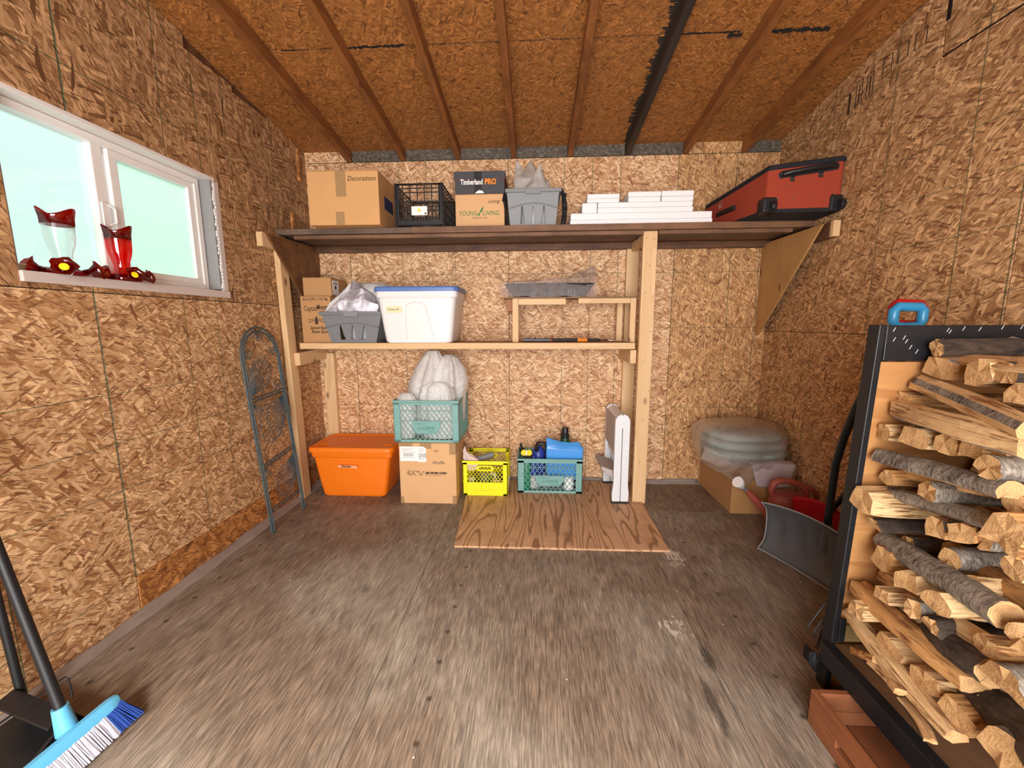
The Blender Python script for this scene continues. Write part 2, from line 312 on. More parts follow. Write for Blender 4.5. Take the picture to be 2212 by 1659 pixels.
# weathered plywood floor
def floor_mat():
    t = NT('floor_plywood'); o = t.obj(); rnd = t.n('ObjectInfo', out=5)
    o2 = t.n('VectorMath', {0: o, 1: t.n('CombineXYZ', {0: t.math('MULTIPLY', rnd, 9.), 1: t.math('MULTIPLY', rnd, 4.), 2: 0.})}, operation='ADD')
    fine = t.noise(t.mapping(o2, scale=(1, .06, 1)), 190, 4, .6, .3); gr = t.noise(t.mapping(o2, scale=(1, .22, 1)), 20, 5, .65, 1.4)
    big = t.noise(o2, 1.6, 5, .6, .4); mot = t.noise(t.mapping(o2, scale=(1, .5, 1)), 9, 5, .7)
    f = t.math('ADD', t.math('MULTIPLY', fine, .68), t.math('MULTIPLY', gr, .32))
    base = t.ramp(f, [(.30, lin('#3f352d')), (.47, lin('#6d5d4f')), (.62, lin('#968270'))])
    greyed = t.ramp(f, [(.32, lin('#565049')), (.5, lin('#887c6f')), (.66, lin('#afa292'))])
    col = t.mix(t.ramp(big, [(.42, (0, 0, 0)), (.6, (1, 1, 1))]), base, greyed)
    col = t.mix(t.math('MULTIPLY', t.ramp(mot, [(.50, (0, 0, 0)), (.75, (1, 1, 1))]), .35), col, lin('#3a2d26'))
    sep = t.n('SeparateXYZ', {0: o}).node.outputs
    # scuffed white paint marks
    for cx, cy, rx, ry, th in ((.76, 2.07, .08, .16, .47), (.58, 1.55, .11, .15, .52), (.71, 1.80, .07, .08, .58), (-.75, 2.17, .22, .08, .60), (.60, 1.72, .05, .2, .66), (-.95, 2.55, .12, .05, .62)):
        dx = t.math('DIVIDE', t.math('SUBTRACT', sep[0], cx), rx); dy = t.math('DIVIDE', t.math('SUBTRACT', sep[1], cy), ry)
        e = t.math('ADD', t.math('MULTIPLY', dx, dx), t.math('MULTIPLY', dy, dy)); e = t.math('SUBTRACT', 1., e, clamp=True)
        m = t.math('GREATER_THAN', t.math('MULTIPLY', t.math('POWER', e, .35), t.noise(t.mapping(o2, scale=(1, .35, 1)), 48, 5, .75)), th)
        col = t.mix(t.math('MULTIPLY', m, .7), col, lin('#cfc6bb'))
    for cx, cy, rx, ry in ((.60, 1.20, .03, .17), (.66, 1.4, .03, .1)):
        dx = t.math('DIVIDE', t.math('SUBTRACT', sep[0], cx), rx); dy = t.math('DIVIDE', t.math('SUBTRACT', sep[1], cy), ry)
        e = t.math('SUBTRACT', 1., t.math('ADD', t.math('MULTIPLY', dx, dx), t.math('MULTIPLY', dy, dy)), clamp=True)
        m = t.ramp(t.math('MULTIPLY', e, t.noise(t.mapping(o2, scale=(1, .3, 1)), 60, 5, .8)), [(.25, (0, 0, 0)), (.42, (1, 1, 1))])
        col = t.mix(t.math('MULTIPLY', m, .6), col, lin('#181412'))
    specks = t.n('TexVoronoi', {'Vector': o2, 'Scale': 7.}, out=0)
    col = t.mix(t.math('LESS_THAN', specks, .028), col, lin('#d8d0c6'))
    nailp = t.n('CombineXYZ', {0: t.math('PINGPONG', t.math('ADD', sep[0], .35), .6096), 1: t.math('PINGPONG', t.math('ADD', sep[1], .02), .075), 2: 0.})
    nl = t.n('VectorMath', {0: nailp}, operation='LENGTH', out=1)
    col = t.mix(t.ramp(nl, [(.006, (.75, .75, .75)), (.013, (0, 0, 0))]), col, lin('#241a14'))
    rg = t.math('ADD', .42, t.math('MULTIPLY', mot, .3))
    return t.done(t.bsdf(col, rg, 0, t.bump(t.math('ADD', f, t.math('MULTIPLY', big, .6)), .45, .003)))
FLOORM = floor_mat()
def bigply():
    t = NT('loose_plywood'); o = t.obj(); w1 = t.noise(t.mapping(o, scale=(1, .11, 1)), 5.0, 2, .45, .3)
    wob = t.noise(t.mapping(o, scale=(1, .6, 1)), 26, 2)
    r = t.math('FRACT', t.math('ADD', t.math('MULTIPLY', w1, 17.), t.math('MULTIPLY', wob, .45)))
    r = t.ramp(r, [(0, (1, 1, 1)), (.14, (0, 0, 0)), (.75, (.15, .15, .15)), (.93, (1, 1, 1))])
    fine = t.noise(t.mapping(o, scale=(1, .05, 1)), 240, 2)
    col = t.mix(r, t.mix(fine, lin('#dbb08a'), lin('#c3966f')), lin('#8d6542'))
    col = t.mix(t.math('MULTIPLY', t.ramp(t.noise(o, 5, 4, .6), [(.45, (0, 0, 0)), (.7, (1, 1, 1))]), .4), col, lin('#8a6540'))
    return t.done(t.bsdf(col, .6, 0, t.bump(r, -.2, .001)))
PLYTOP = bigply()

# ------------------------------------------------------------------ room shell
XW, D = 1.718, 3.146; YF = -1.7; SL = .135
def roofz(y): return 2.515 + SL * (D - y)
fl = structure('floor')
for (x0, x1, y0, y1) in ((-1.83, -.56, YF, 2.62), (-.558, .66, YF, 2.62), (.662, 1.83, YF, 2.62), (-1.83, .55, 2.622, 3.25), (.552, 1.83, 2.622, 3.25)):
    MB().box(x0, x1, y0, y1, -.018, 0).build('plywood_sheet', FLOORM, fl, bevel=.0012, seg=1)
MB().box(-1.9, 1.9, YF, 3.3, -.06, -.0185).build('subfloor', BROWN[0], fl)

wb = structure('wall_back')
T = .011
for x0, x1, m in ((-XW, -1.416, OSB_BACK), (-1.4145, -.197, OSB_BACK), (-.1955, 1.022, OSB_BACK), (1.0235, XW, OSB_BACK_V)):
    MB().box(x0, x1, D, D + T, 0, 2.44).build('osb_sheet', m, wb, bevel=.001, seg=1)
MB().box(-1.9, 1.9, D + T + .001, D + .1, -.02, 3.2).build('wall_framing', BROWN[2], wb)
RX = [-1.375 + .4064 * i for i in range(8)]
edges = [-XW] + RX + [XW]
for i in range(9):
    a = edges[i] + (.02 if i else 0); b = edges[i + 1] - (.02 if i < 8 else 0)
    m = OSB_BACK if i in (0,) else (OSB_BACK_V if i == 7 else OSB_GREY)
    MB().box(a, b, D - .002, D + T, 2.442, 2.53).build('blocking', m, wb)

def wall_side(name, sx, rects, front):
    r = structure(name)
    for y0, y1, z0, z1, m, dx in rects:
        x0, x1 = sx * XW, sx * (XW + T)
        x0 += dx * sx * -1; p = []
        zt0 = min(z1, roofz(y0) - .004) if z1 > 2.4 else z1; zt1 = min(z1, roofz(y1) - .004) if z1 > 2.4 else z1
        a, b = sorted((x0, x1))
        MB().hexa([(a, y0, z0), (b, y0, z0), (b, y1, z0), (a, y1, z0), (a, y0, zt0), (b, y0, zt0), (b, y1, zt1), (a, y1, zt1)]).build('osb_sheet', m, r, bevel=.001, seg=1)
    return r
wy0, wy1, wz0, wz1 = 1.298, 2.236, 1.405, 2.015
g = .0015
wl = wall_side('wall_left', -1, [
    (YF, 1.52 - g, 0, 1.38 - g, OSB_LEFT, 0), (1.52 + g, D, .175, 1.38 - g, OSB_LEFT, 0), (1.52 + g, D, .0, .173, OSB_STRIP, .004),
    (YF, wy0, 1.38 + g, 3.3, OSB_LEFT_UP, 0), (wy0 + .0005, 2.236, 1.38 + g, wz0, OSB_LEFT_UP, 0), (wy1, D, 1.38 + g, 2.40, OSB_LEFT_UP, 0),
    (wy0 + .0005, 1.52 - g, wz1, 3.3, OSB_LEFT_UP, 0), (1.52 + g, 2.235, wz1, 2.40, OSB_LEFT_UP, 0),
    (1.523, 2.105, 2.402, 3.3, OSB_LEFT_UP, .002), (2.108, 2.425, 2.402, 2.592, OSB_LEFT_UP, 0), (2.428, 2.735, 2.402, 2.555, OSB_LEFT_UP, .003), (2.738, D, 2.402, 3.3, OSB_LEFT_UP, .001)], 0)
fb = MB().box(-XW - .11, -XW - T - .001, YF, 1.26, 0, 3.2).box(-XW - .11, -XW - T - .001, 2.27, D + .1, 0, 3.2).box(-XW - .11, -XW - T - .001, 1.26, 2.27, 0, 1.399).box(-XW - .11, -XW - T - .001, 1.26, 2.27, 2.032, 3.2)
fb.build('wall_framing', BROWN[2], wl)
# narrow board strip and nailers near the back-left corner
for y0, z0, z1, dy in ((2.90, 1.91, 2.03, .035), (3.03, 2.28, 2.50, .02)):
    MB().box(-XW, -XW + .014, y0, y0 + dy, z0, z1).build('board_scrap', OSB_STRIP, wl)
wr = wall_side('wall_right', 1, [
    (YF, 1.0 - g, 0, 1.193 - g, OSB_RIGHT, 0), (1.0 + g, D, 0, 1.193 - g, OSB_RIGHT, 0),
    (YF, 1.60, 1.193 + g, 2.360, OSB_RIGHT, 0), (1.603, D, 1.193 + g, 2.360, OSB_RIGHT, 0),
    (YF, 1.995, 2.368, 3.3, OSB_RIGHT, 0), (2.0, D, 2.362, 3.3, OSB_RIGHT, .002)], 0)
MB().box(XW + T + .001, XW + .11, YF, D + .1, 0, 3.2).build('wall_framing', BROWN[2], wr)
MB().box(XW - .003, XW + .001, 1.982, 1.998, 2.50, 2.668).build('dark_gap', BLACKW, wr)
MB().box(XW + .002, XW + T, 1.0, 1.995, 2.3605, 2.3675).build('dark_gap', BLACKW, wr)
# stamped marks on the board
sm = MB()
def stampbox(y0, y1, z0, z1, x=XW - .0024, t=.0035):
    for a, b, c, d in ((y0, y1, z0, z0 + t), (y0, y1, z1 - t, z1), (y0, y0 + t * 1.5, z0, z1), (y1 - t * 1.5, y1, z0, z1)): sm.box(x, x + .0004, a, b, c, d)
for y0 in (2.08, 2.17): stampbox(y0, y0 + .06, 2.47, 2.54)
stampbox(2.255, 2.31, 2.45, 2.54); sm.box(XW - .0024, XW - .002, 2.27, 2.30, 2.49, 2.495)
for y0 in (2.36, 2.43): stampbox(y0, y0 + .045, 2.40, 2.52); sm.box(XW - .0024, XW - .002, y0 + .018, y0 + .026, 2.41, 2.5)
sm.box(XW - .0024, XW - .002, 2.51, 2.525, 2.38, 2.49); sm.build('stamped_print', INK, wr)

# front wall around the open doorway behind the viewer
wf = structure('wall_front')
for x0, x1, z0, z1 in ((-1.83, -1.15, 0, 3.3), (.95, 1.83, 0, 3.3), (-1.15, .95, 2.25, 3.3)):
    MB().box(x0, x1, YF - .02, YF, z0, z1).build('osb_sheet', OSB_BACK, wf)

# roof deck and rafters
ce = structure('ceiling')
def slab(x0, x1, y0, y1, zo, th, m, name, par, bevel=0.):
    pts = [(x0, y0, roofz(y0) + zo), (x1, y0, roofz(y0) + zo), (x1, y1, roofz(y1) + zo), (x0, y1, roofz(y1) + zo)]
    return MB().hexa(pts + [(a, b, c + th) for a, b, c in pts]).build(name, m, par, bevel=bevel, seg=1)
for y0, y1, cuts in ((2.233, D + .1, (-1.83, .66, 1.83)), (1.01, 2.228, (-1.83, -.6, 1.83)), (-.21, 1.005, (-1.83, .66, 1.83)), (YF - .1, -.215, (-1.83, -.6, 1.83))):
    for a, b in zip(cuts[:-1], cuts[1:]): slab(a, b - .002, y0, y1, 0, .011, OSB_ROOF, 'osb_sheet', ce, .001)
slab(-1.95, 1.95, YF - .3, D + .3, .0125, .03, BROWN[0], 'roof_cover', ce)
for i, x in enumerate(RX):
    slab(x - .019, x + .019, YF, D - .004, -.075, .0745, RAFTER_B if i == 5 else RAFTER, 'rafter', ce, .002)

# mould along the deck joint and the dark rafter, as ragged stain pieces lying flat on the deck
st = MB()
def ragged(xa, xb, yc, hw, n=26):
    for k in range(n):
        a = xa + (xb - xa) * k / n; b = xa + (xb - xa) * (k + 1) / n; h1 = hw * (.25 + rng.random()); h2 = hw * (.25 + rng.random())
        y0, y1 = yc - h1, yc + h2; st.add([(a, y0, roofz(y0) - .0009), (b, y0, roofz(y0) - .0009), (b, y1, roofz(y1) - .0009), (a, y1, roofz(y1) - .0009)], [(0, 1, 2, 3)])
ragged(-1.0, -.66, 2.23, .010); ragged(.70, .98, 2.23, .006); ragged(.93, 1.0, 2.25, .02); ragged(1.10, 1.4, 2.235, .014); ragged(-1.30, -1.22, 2.23, .005); ragged(-1.25, .6, 2.231, .002, 60)
for k in range(90):
    y0 = 1.9 + 1.22 * k / 90; y1 = y0 + 1.22 / 90; ww = .012 + .04 * rng.random() * (1 if y0 < 2.9 else .3)
    x1 = RX[5] - .019; st.add([(x1 - ww, y0 + .004, roofz(y0) - .0009), (x1, y0, roofz(y0) - .0009), (x1, y1, roofz(y1) - .0009), (x1 - ww * .8, y1, roofz(y1) - .0009)], [(0, 1, 2, 3)])
o = st.build('mould_stain', plain('mould_black', '#1d1a16', .9, vary=.3), ce)
nl = MB()
for k in range(34):
    x = rng.uniform(-1.3, 1.5); y = rng.uniform(1.95, 3.0); z = roofz(y); nl.tube([(x, y, z), (x + rng.uniform(-.004, .004), y + rng.uniform(-.01, .01), z - .02)], .0011, 5)
nl.build('nail_tips', BLACKM, ce)

# dusty sheeting at the foot of the walls
def strip(name, pts, h, wd, sx):
    m = MB(); rows = []
    for i, p in enumerate(pts):
        p = Vector(p); n1 = noise.noise(p * 5) * .006; n2 = noise.noise(p * 9 + Vector((3, 1, 0))) * .012
        if sx: rows.append([p + Vector((0, 0, h + n2)), p + Vector((sx * (.008 + n1), 0, h * .6)), p + Vector((sx * (.014 + n1), 0, .008)), p + Vector((sx * (wd + n2), 0, .002))])
        else: rows.append([p + Vector((0, 0, h + n2)), p + Vector((0, -.008 + n1, h * .6)), p + Vector((0, -.014 + n1, .008)), p + Vector((0, -wd + n2, .002))])
    v = [q for r in rows for q in r]; f = [(i * 4 + j, i * 4 + j + 1, i * 4 + 5 + j, i * 4 + 4 + j) for i in range(len(rows) - 1) for j in range(3)]
    m.add(v, f); o = m.build(name, TARP, None, smooth=True, solid=.001); o['kind'] = 'structure'; return o
strip('baseboard_left', [(-XW + .004, .7 + 2.42 * i / 50, 0) for i in range(51)], .022, .055, 1)
strip('baseboard_back', [(-XW + .02 + 3.0 * i / 60, D - .002, 0) for i in range(61)], .025, .05, 0)

# window
wn = structure('window_1')
fx0, fx1 = -1.83, -1.775   # vinyl frame depth
iy1, iz0, iz1 = 2.175, 1.44, 2.012
def ring(name, x0, x1, y0, y1, z0, z1, w_, m, par, bv=.003):
    b = MB(); b.box(x0, x1, y0, y1, z0, z0 + w_[0]); b.box(x0, x1, y0, y1, z1 - w_[1], z1); b.box(x0, x1, y0, y0 + w_[2], z0 + w_[0], z1 - w_[1]); b.box(x0, x1, y1 - w_[3], y1, z0 + w_[0], z1 - w_[1])
    return b.build(name, m, par, bevel=bv)
ring('window_frame', fx0, fx1, 1.30, iy1, iz0, iz1, (.026, .03, .03, .03), WHITEP, wn)
sash = ring('sliding_sash', -1.81, -1.782, 1.715, 2.15, 1.466, 1.982, (.03, .03, .038, .04), WHITEP, wn)
MB().box(-1.80, -1.797, 1.75, 2.112, 1.494, 1.955).build('pane', PANEF, sash)
MB().box(-1.822, -1.819, 1.33, 1.69, 1.464, 1.985).build('pane', PANE, wn)
MB().box(-1.828, -1.79, 1.655, 1.70, 1.464, 1.984).build('meeting_stile', WHITEP, wn, bevel=.004)
lt = MB(); lt.box(-1.785, -1.777, 1.66, 1.69, 1.66, 1.755); lt.tube([(-1.777, 1.683, 1.668), (-1.765, 1.70, 1.68), (-1.765, 1.70, 1.735), (-1.777, 1.683, 1.748)], .004, 8)
lt.build('latch', WHITEP, wn, smooth=40, bevel=.002)
# jamb: recess lining
MB().box(-1.83, -XW - .002, wy1 - .052, wy1 - .0, 1.445, 2.014).build('jamb_liner', GREYV, wn)
MB().box(-1.735, -XW + .002, wy1 - .035, wy1 + .002, 1.43, 2.012).build('jamb_trim', TRIMW, wn, bevel=.002)
MB().box(-1.83, -XW + .012, wy0, wy1, 1.40, 1.437).build('window_sill', TRIMW, wn, bevel=.003)
MB().box(-1.83, -XW + .001, wy0, wy1 - .02, 2.013, 2.03).build('head_liner', WHITEP, wn, bevel=.002)
MB().box(-1.83, -XW - .002, wy0 - .0, wy0 + .004, 1.437, 2.013).build('jamb_liner', GREYV, wn)
pl = MB()
for k in range(30):
    z = 1.45 + .55 * k / 30; pl.box(-XW - .005, -XW + .0035, wy1 - .034 - .012 * rng.random(), wy1 - .028, z, z + .012 + .006 * rng.random())
pl.build('peeling_paint', PAPERW, wn)

# ------------------------------------------------------------------ shelving
sh = empty('storage_shelf', (0, 2.9, 0), 'two tier wooden shelf of pine posts and brown planks built across the back wall', 'shelf')
O = (0, 2.9, 0)
def S(name, m, bevel=.0025, **b): return MB(O).box(b['x'][0], b['x'][1], b['y'][0], b['y'][1], b['z'][0], b['z'][1]).build(name, m, sh, bevel=bevel, seg=2)
S('post', PINE[2], x=(.692, .781), y=(2.735, 2.773), z=(0, 1.834))
S('post', PINE[2], x=(.672, .761), y=(3.104, 3.142), z=(0, 1.79))
MB(O).hexa([(-1.700, 2.70, 0), (-1.662, 2.70, 0), (-1.662, 2.789, 0), (-1.700, 2.789, 0), (-1.716, 2.665, 1.83), (-1.678, 2.665, 1.83), (-1.678, 2.754, 1.83), (-1.716, 2.754, 1.83)]).build('post', PINE[2], sh, bevel=.0025)
S('post', PINE[2], x=(-1.668, -1.58), y=(3.104, 3.142), z=(0, 1.03))
MB(O).beam((.722, 2.775, 1.80), (.722, 3.14, 1.80), .038, .062).build('top_brace', PINE[1], sh, bevel=.002)
MB(O).beam((-1.655, 2.735, 1.012), (-1.655, 3.14, 1.035), .04, .089).build('cross_brace', PINE[1], sh, bevel=.0025)
MB(O).beam((.665, 2.765, 1.03), (.665, 3.14, 1.03), .04, .09).build('cross_brace', PINE[1], sh, bevel=.0025)
S('front_rail', PINE[0], x=(-1.64, .672), y=(2.755, 2.80), z=(1.082, 1.124))
S('lower_plank', wood('plank_warm', '#b98a58', '#93653b', 0, ringf=6), x=(-1.66, .665), y=(2.803, 2.94), z=(1.10, 1.124))
S('lower_plank', wood('plank_warm2', '#ab7c4c', '#87592f', 0, ringf=6), x=(-1.66, .67), y=(2.943, 3.14), z=(1.10, 1.122))
B1 = wood('brown_plank_light', '#8f6748', '#65432c', 0, knots=False, ringf=7, dirt=.4); B2 = wood('brown_plank_grey', '#7d6655', '#4d3c32', 0, knots=False, ringf=7, dirt=.4)
S('upper_plank', B2, x=(-1.712, -.80), y=(2.70, 2.86), z=(1.838, 1.874))
S('upper_plank', B1, x=(-.798, 1.714), y=(2.695, 2.86), z=(1.836, 1.874))
S('upper_plank', B2, x=(-1.712, 1.714), y=(2.865, 3.0), z=(1.838, 1.872))
S('upper_plank', B1, x=(-1.712, 1.714), y=(3.004, 3.14), z=(1.838, 1.872))
S('ledger', BROWN[0], x=(-1.68, 1.68), y=(3.10, 3.14), z=(1.79, 1.836))
S('under_rail', B1, x=(-1.60, .69), y=(2.72, 2.76), z=(1.812, 1.836))
S('under_rail', B1, x=(.785, 1.60), y=(2.72, 2.76), z=(1.812, 1.836))
for sx, m in ((-1, GUSSET_L), (1, GUSSET_R)):
    zb = 1.39 if sx < 0 else 1.165; xf = sx * (1.61 if sx > 0 else 1.60)
    pts = [(sx * 1.655, 2.52, 1.812), (sx * 1.655, 3.14, 1.815), (sx * 1.655, 3.14, zb), (sx * 1.655, 3.10, zb)]
    if sx < 0: pts = [(-1.67, 2.525, 1.815), (-1.67, 3.14, 1.83), (-1.67, 3.14, 1.36), (-1.67, 2.90, 1.42)]
    o = MB(O).prism(pts, (-sx * .013, 0, 0)).build('gusset_panel', m, sh, bevel=.001)
    o['label'] = 'dark stained plywood corner panel' if sx < 0 else 'pale plywood corner panel tapering to a point'
    o = MB(O).beam((sx * 1.69, 2.50, 1.775), (sx * 1.69, 3.14, 1.775), .038, .085).build('side_cleat', PINE[1] if sx < 0 else BROWN[1], sh, bevel=.002)
MB(O).box(1.672, 1.71, 2.47, 2.497, 1.735, 1.822).build('side_cleat', PINE[2], sh, bevel=.003)
sc = MB(O)
for x, z in ((.715, 1.79), (.76, 1.785), (.74, 1.62), (.72, 1.45), (.76, 1.2), (.73, 1.0), (.77, .8), (.74, .6), (.73, .3)): sc.tube([(x, 2.7345, z), (x, 2.736, z)], .003, 8)
sc.build('screw_head', INK, sh)

rs = empty('riser_shelf', (.24, 2.88, 1.124), 'small raised pine shelf with two short legs standing on the lower shelf', 'shelf'); O = (.24, 2.88, 1.124)
MB(O).box(-.215, .70, 2.83, 3.08, 1.425, 1.433).build('top_board', wood('thin_board', '#9a7146', '#6e4c2c', 0), rs)
for a, b in ((-.153, -.112), (.652, .690)): MB(O).box(a, b, 2.845, 2.88, 1.1245, 1.424).build('leg', PINE[2], rs, bevel=.002)
for a, b in ((-.153, -.112), (.60, .64)): MB(O).box(a, b, 3.03, 3.07, 1.1245, 1.424).build('leg', PINE[2], rs, bevel=.002)
MB(O).box(-.111, .214, 2.847, 2.875, 1.382, 1.424).build('front_rail', PINE[0], rs, bevel=.002)
MB(O).box(.30, .651, 2.847, 2.875, 1.389, 1.424).build('front_rail', PINE[0], rs, bevel=.002)
MB(O).box(-.20, -.155, 2.90, 3.05, 1.34, 1.424).build('side_rail', wood('side_rail_w', '#b5794a', '#8e5730', 1), rs, bevel=.002)

# ------------------------------------------------------------------ boxes
def carton(name, loc, w_, d_, h_, mat, label, rz=0, rot=None, flaps=True, open_=False):
    r = empty(name, loc, label, 'box', rz, rot=rot)
    t = .004
    if open_:
        b = MB(); b.box(-w_ / 2, w_ / 2, 0, t, 0, h_); b.box(-w_ / 2, w_ / 2, d_ - t, d_, 0, h_); b.box(-w_ / 2, -w_ / 2 + t, t, d_ - t, 0, h_); b.box(w_ / 2 - t, w_ / 2, t, d_ - t, 0, h_); b.box(-w_ / 2, w_ / 2, 0, d_, 0, t)
    else: b = MB().box(-w_ / 2, w_ / 2, 0, d_, 0, h_ - .0035)
    b.build('carton_body', mat, r, bevel=.0035, seg=2)
    if flaps and not open_:
        MB().box(-w_ / 2, w_ / 2, .001, d_ / 2 - .0015, h_ - .003, h_).build('flap', mat, r, bevel=.001, seg=1)
        MB().box(-w_ / 2, w_ / 2, d_ / 2 + .0015, d_ - .001, h_ - .003, h_).build('flap', mat, r, bevel=.001, seg=1)
    return r
# decorations box
r = carton('cardboard_box', (-1.20, 2.62, 1.8745), .45, .46, .325, CARD, 'large tan cardboard box with handwriting and blue patch at left end of top shelf', rz=.02)
MB().box(-.055, -.0, -.0006, 0, 0, .08).build('tape_strip', TAPE, r); MB().box(-.045, .02, -.0006, 0, .17, .325).build('tape_strip', TAPE, r)
text('handwriting', 'Decorations', .042, (.03, -.001, .262), INK, r, shear=.3, sx=.85)
MB().box(.225, .2256, .10, .27, .12, .20).build('blue_patch', NAVY, r)
# shoe box + carton
r = carton('cardboard_box', (-.364, 2.80, 1.875), .326, .26, .222, CARD_L, 'tan cardboard box printed with a green leaf under a dark shoe box')
text('lettering', 'YOUNG', .042, (-.138, -.001, .088), GREEN_INK, r, sx=.78); text('lettering', 'LIVING', .042, (.018, -.001, .088), GREEN_INK, r, sx=.86)
text('lettering', 'ESSENTIAL OILS', .014, (0, -.001, .068), INKG, r, align='CENTER'); text('handwriting', 'Living', .032, (.055, -.001, .165), INK, r, shear=.4)
lf = MB(); lf.prism([(-.010, 0, .088), (-.004, 0, .105), (.006, 0, .125), (.022, 0, .148), (.021, 0, .126), (.012, 0, .112), (.0, 0, .102), (-.002, 0, .09)], (0, -.0006, 0)); lf.prism([(-.013, 0, .085), (-.015, 0, .094), (-.009, 0, .104), (-.004, 0, .094), (-.006, 0, .085)], (0, -.0007, 0)); lf.build('leaf_logo', GREEN_INK, r)
r = empty('shoe_box', (-.363, 2.79, 2.098), 'dark grey shoe box with white and orange lettering on top of the leaf printed box', 'box')
MB().box(-.163, .163, .003, .25, 0, .09).build('box_body', SHOEBOX, r, bevel=.002); MB().box(-.168, .168, 0, .255, .09, .137).build('lid', SHOEBOX, r, bevel=.002)
MB().box(-.168, .168, 0, .255, .0882, .0899).build('lid_edge', RED_FAB, r)
MB().box(-.035, .015, -.0008, .002, .0, .136).build('tape_strip', DARKTAPE, r)
text('lettering', 'Timberland', .046, (-.125, -.0022, .055), PAPERW, r, bold=.0012, sx=.69); text('lettering', 'PRO', .048, (.034, -.0022, .055), ORANGE_INK, r, bold=.002, sx=.82)
b = MB(); b.prism([(-.03, -.001, 0), (.03, -.001, 0), (.02, -.001, .014), (0, -.001, .02), (-.018, -.001, .012)], (0, -.0008, 0)); b.build('torn_tape', PAPERW, r)
# captain box + small box
r = carton('cardboard_box', (-1.53, 2.80, 1.1245), .215, .27, .325, CARD_D, 'brown spirits carton with dark printed lettering at left end of lower shelf')
text('lettering', '6 x 1,75 L', .024, (-.085, -.001, .295), INK, r, bold=.0006); text('lettering', '11,1 kg', .024, (.02, -.001, .297), INK, r, bold=.0006)
text('lettering', 'Captain', .052, (-.085, -.001, .222), INK, r, sx=.62); text('lettering', 'Morgan', .048, (.008, -.001, .232), INK, r, sx=.66, bold=.0008)
text('lettering', 'Spiced Rum', .030, (-.05, -.001, .095), INK, r, shear=.4, sx=.85, bold=.0005); text('lettering', 'Rhum \u00c9pic\u00e9', .030, (-.042, -.001, .068), INK, r, shear=.4, sx=.85, bold=.0005)
b = MB()
for sx in (-1, 1):
    b.beam((sx * .012, -.0008, .158), (sx * .058, -.0008, .142), .001, .004); b.beam((sx * .015, -.0008, .165), (sx * .06, -.0008, .160), .001, .003)
b.prism([(-.012, -.0004, .13), (.012, -.0004, .13), (.009, -.0004, .165), (.0, -.0004, .19), (-.009, -.0004, .165)], (0, -.0006, 0)); b.build('printed_emblem', INK, r)
r = carton('cardboard_box', (-1.525, 2.83, 1.4505), .20, .25, .128, CARD_D, 'small plain cardboard box with white side label on top of the brown spirits carton', rz=.04)
MB().box(.1, .1008, .02, .12, .012, .11).build('side_label', PAPERW, r); text('lettering', 'FRAGILE', .016, (.1012, .04, .085), INK, r, rot=(pi / 2, 0, pi / 2)); MB().box(.1008, .1013, .055, .08, .05, .075).build('label_mark', INK, r)
# air fryer carton
r = carton('cardboard_box', (-.738, 2.665, 0), .398, .34, .44, CARD_L, 'tall cardboard carton with white shipping label standing on floor beside orange tote', rz=.01)
MB().box(-.19, -.022, -.0008, 0, .31, .415).build('shipping_label', PAPERW, r, bevel=.0003); MB().box(-.068, -.008, -.0012, 0, .305, .408).build('shipping_label', PAPERW, r)
text('lettering', '205', .038, (-.062, -.0022, .34), INKG, r); text('lettering', 'BB1 HUB', .010, (-.058, -.0022, .325), INKG, r)
b = MB()
for k in range(16): b.box(-.165 + k * .0045, -.165 + k * .0045 + (.001 + .0016 * rng.random()), -.0014, -.0008, .343, .368)
for z, l in ((.40, .09), (.392, .06), (.384, .08), (.374, .1), (.334, .1)): b.box(-.178, -.178 + l, -.0012, -.0008, z, z + .0014)
for z, l in ((.398, .045), (.39, .035), (.38, .04)): b.box(-.058, -.058 + l, -.0018, -.0012, z, z + .0014)
b.build('barcode', INKG, r)
text('lettering', 'AIR FRYER OVEN', .0205, (-.018, -.001, .218), INK, r, bold=.0012, sx=.97); text('lettering', 'Four en acier inoxydable - Friteuse a air', .0075, (-.018, -.001, .206), INK, r)
text('handwriting', 'OP', .026, (.042, -.001, .375), INKG, r, shear=.3); text('handwriting', 'Waffle', .034, (.03, -.001, .29), INKG, r, shear=.35)
b = MB()
def stroke(pts, w_=.003):
    for p, q in zip(pts[:-1], pts[1:]): b.beam((p[0], -.0006, p[1]), (q[0], -.0006, q[1]), .0008, w_, up=(0, 1, 0)) if False else b.beam((p[0], -.0006, p[1]), (q[0], -.0006, q[1]), w_, .0008, up=(0, -1, 0))
ox, oz = -.155, .205
for dx in (0, .0065):
    stroke([(ox + .004 + dx, oz + .020), (ox + .018 + dx, oz + .006), (ox + .026 + dx, oz + .010), (ox + .024 + dx, oz + .018), (ox + .012 + dx, oz + .028), (ox + .018 + dx, oz + .036), (ox + .026 + dx, oz + .035)], .0022)
for dx in (0, .006): stroke([(ox + .03 + dx, oz - .004), (ox + .062 + dx, oz + .036), (ox + .07 + dx, oz + .036)], .0022); stroke([(ox + .036 + dx, oz + .035), (ox + .045 + dx, oz + .024)], .0022)
for dx in (0, .006): stroke([(ox + .052 + dx, oz + .016), (ox + .062 + dx, oz + .003), (ox + .07 + dx, oz + .003)], .0022)
for dx in (0, .0065): stroke([(ox + .072 + dx, oz + .022), (ox + .080 + dx, oz + .034), (ox + .088 + dx, oz + .030), (ox + .095 + dx, oz + .010), (ox + .103 + dx, oz + .002), (ox + .125 + dx, oz + .035)], .0022)
b.build('printed_logo', INK, r)
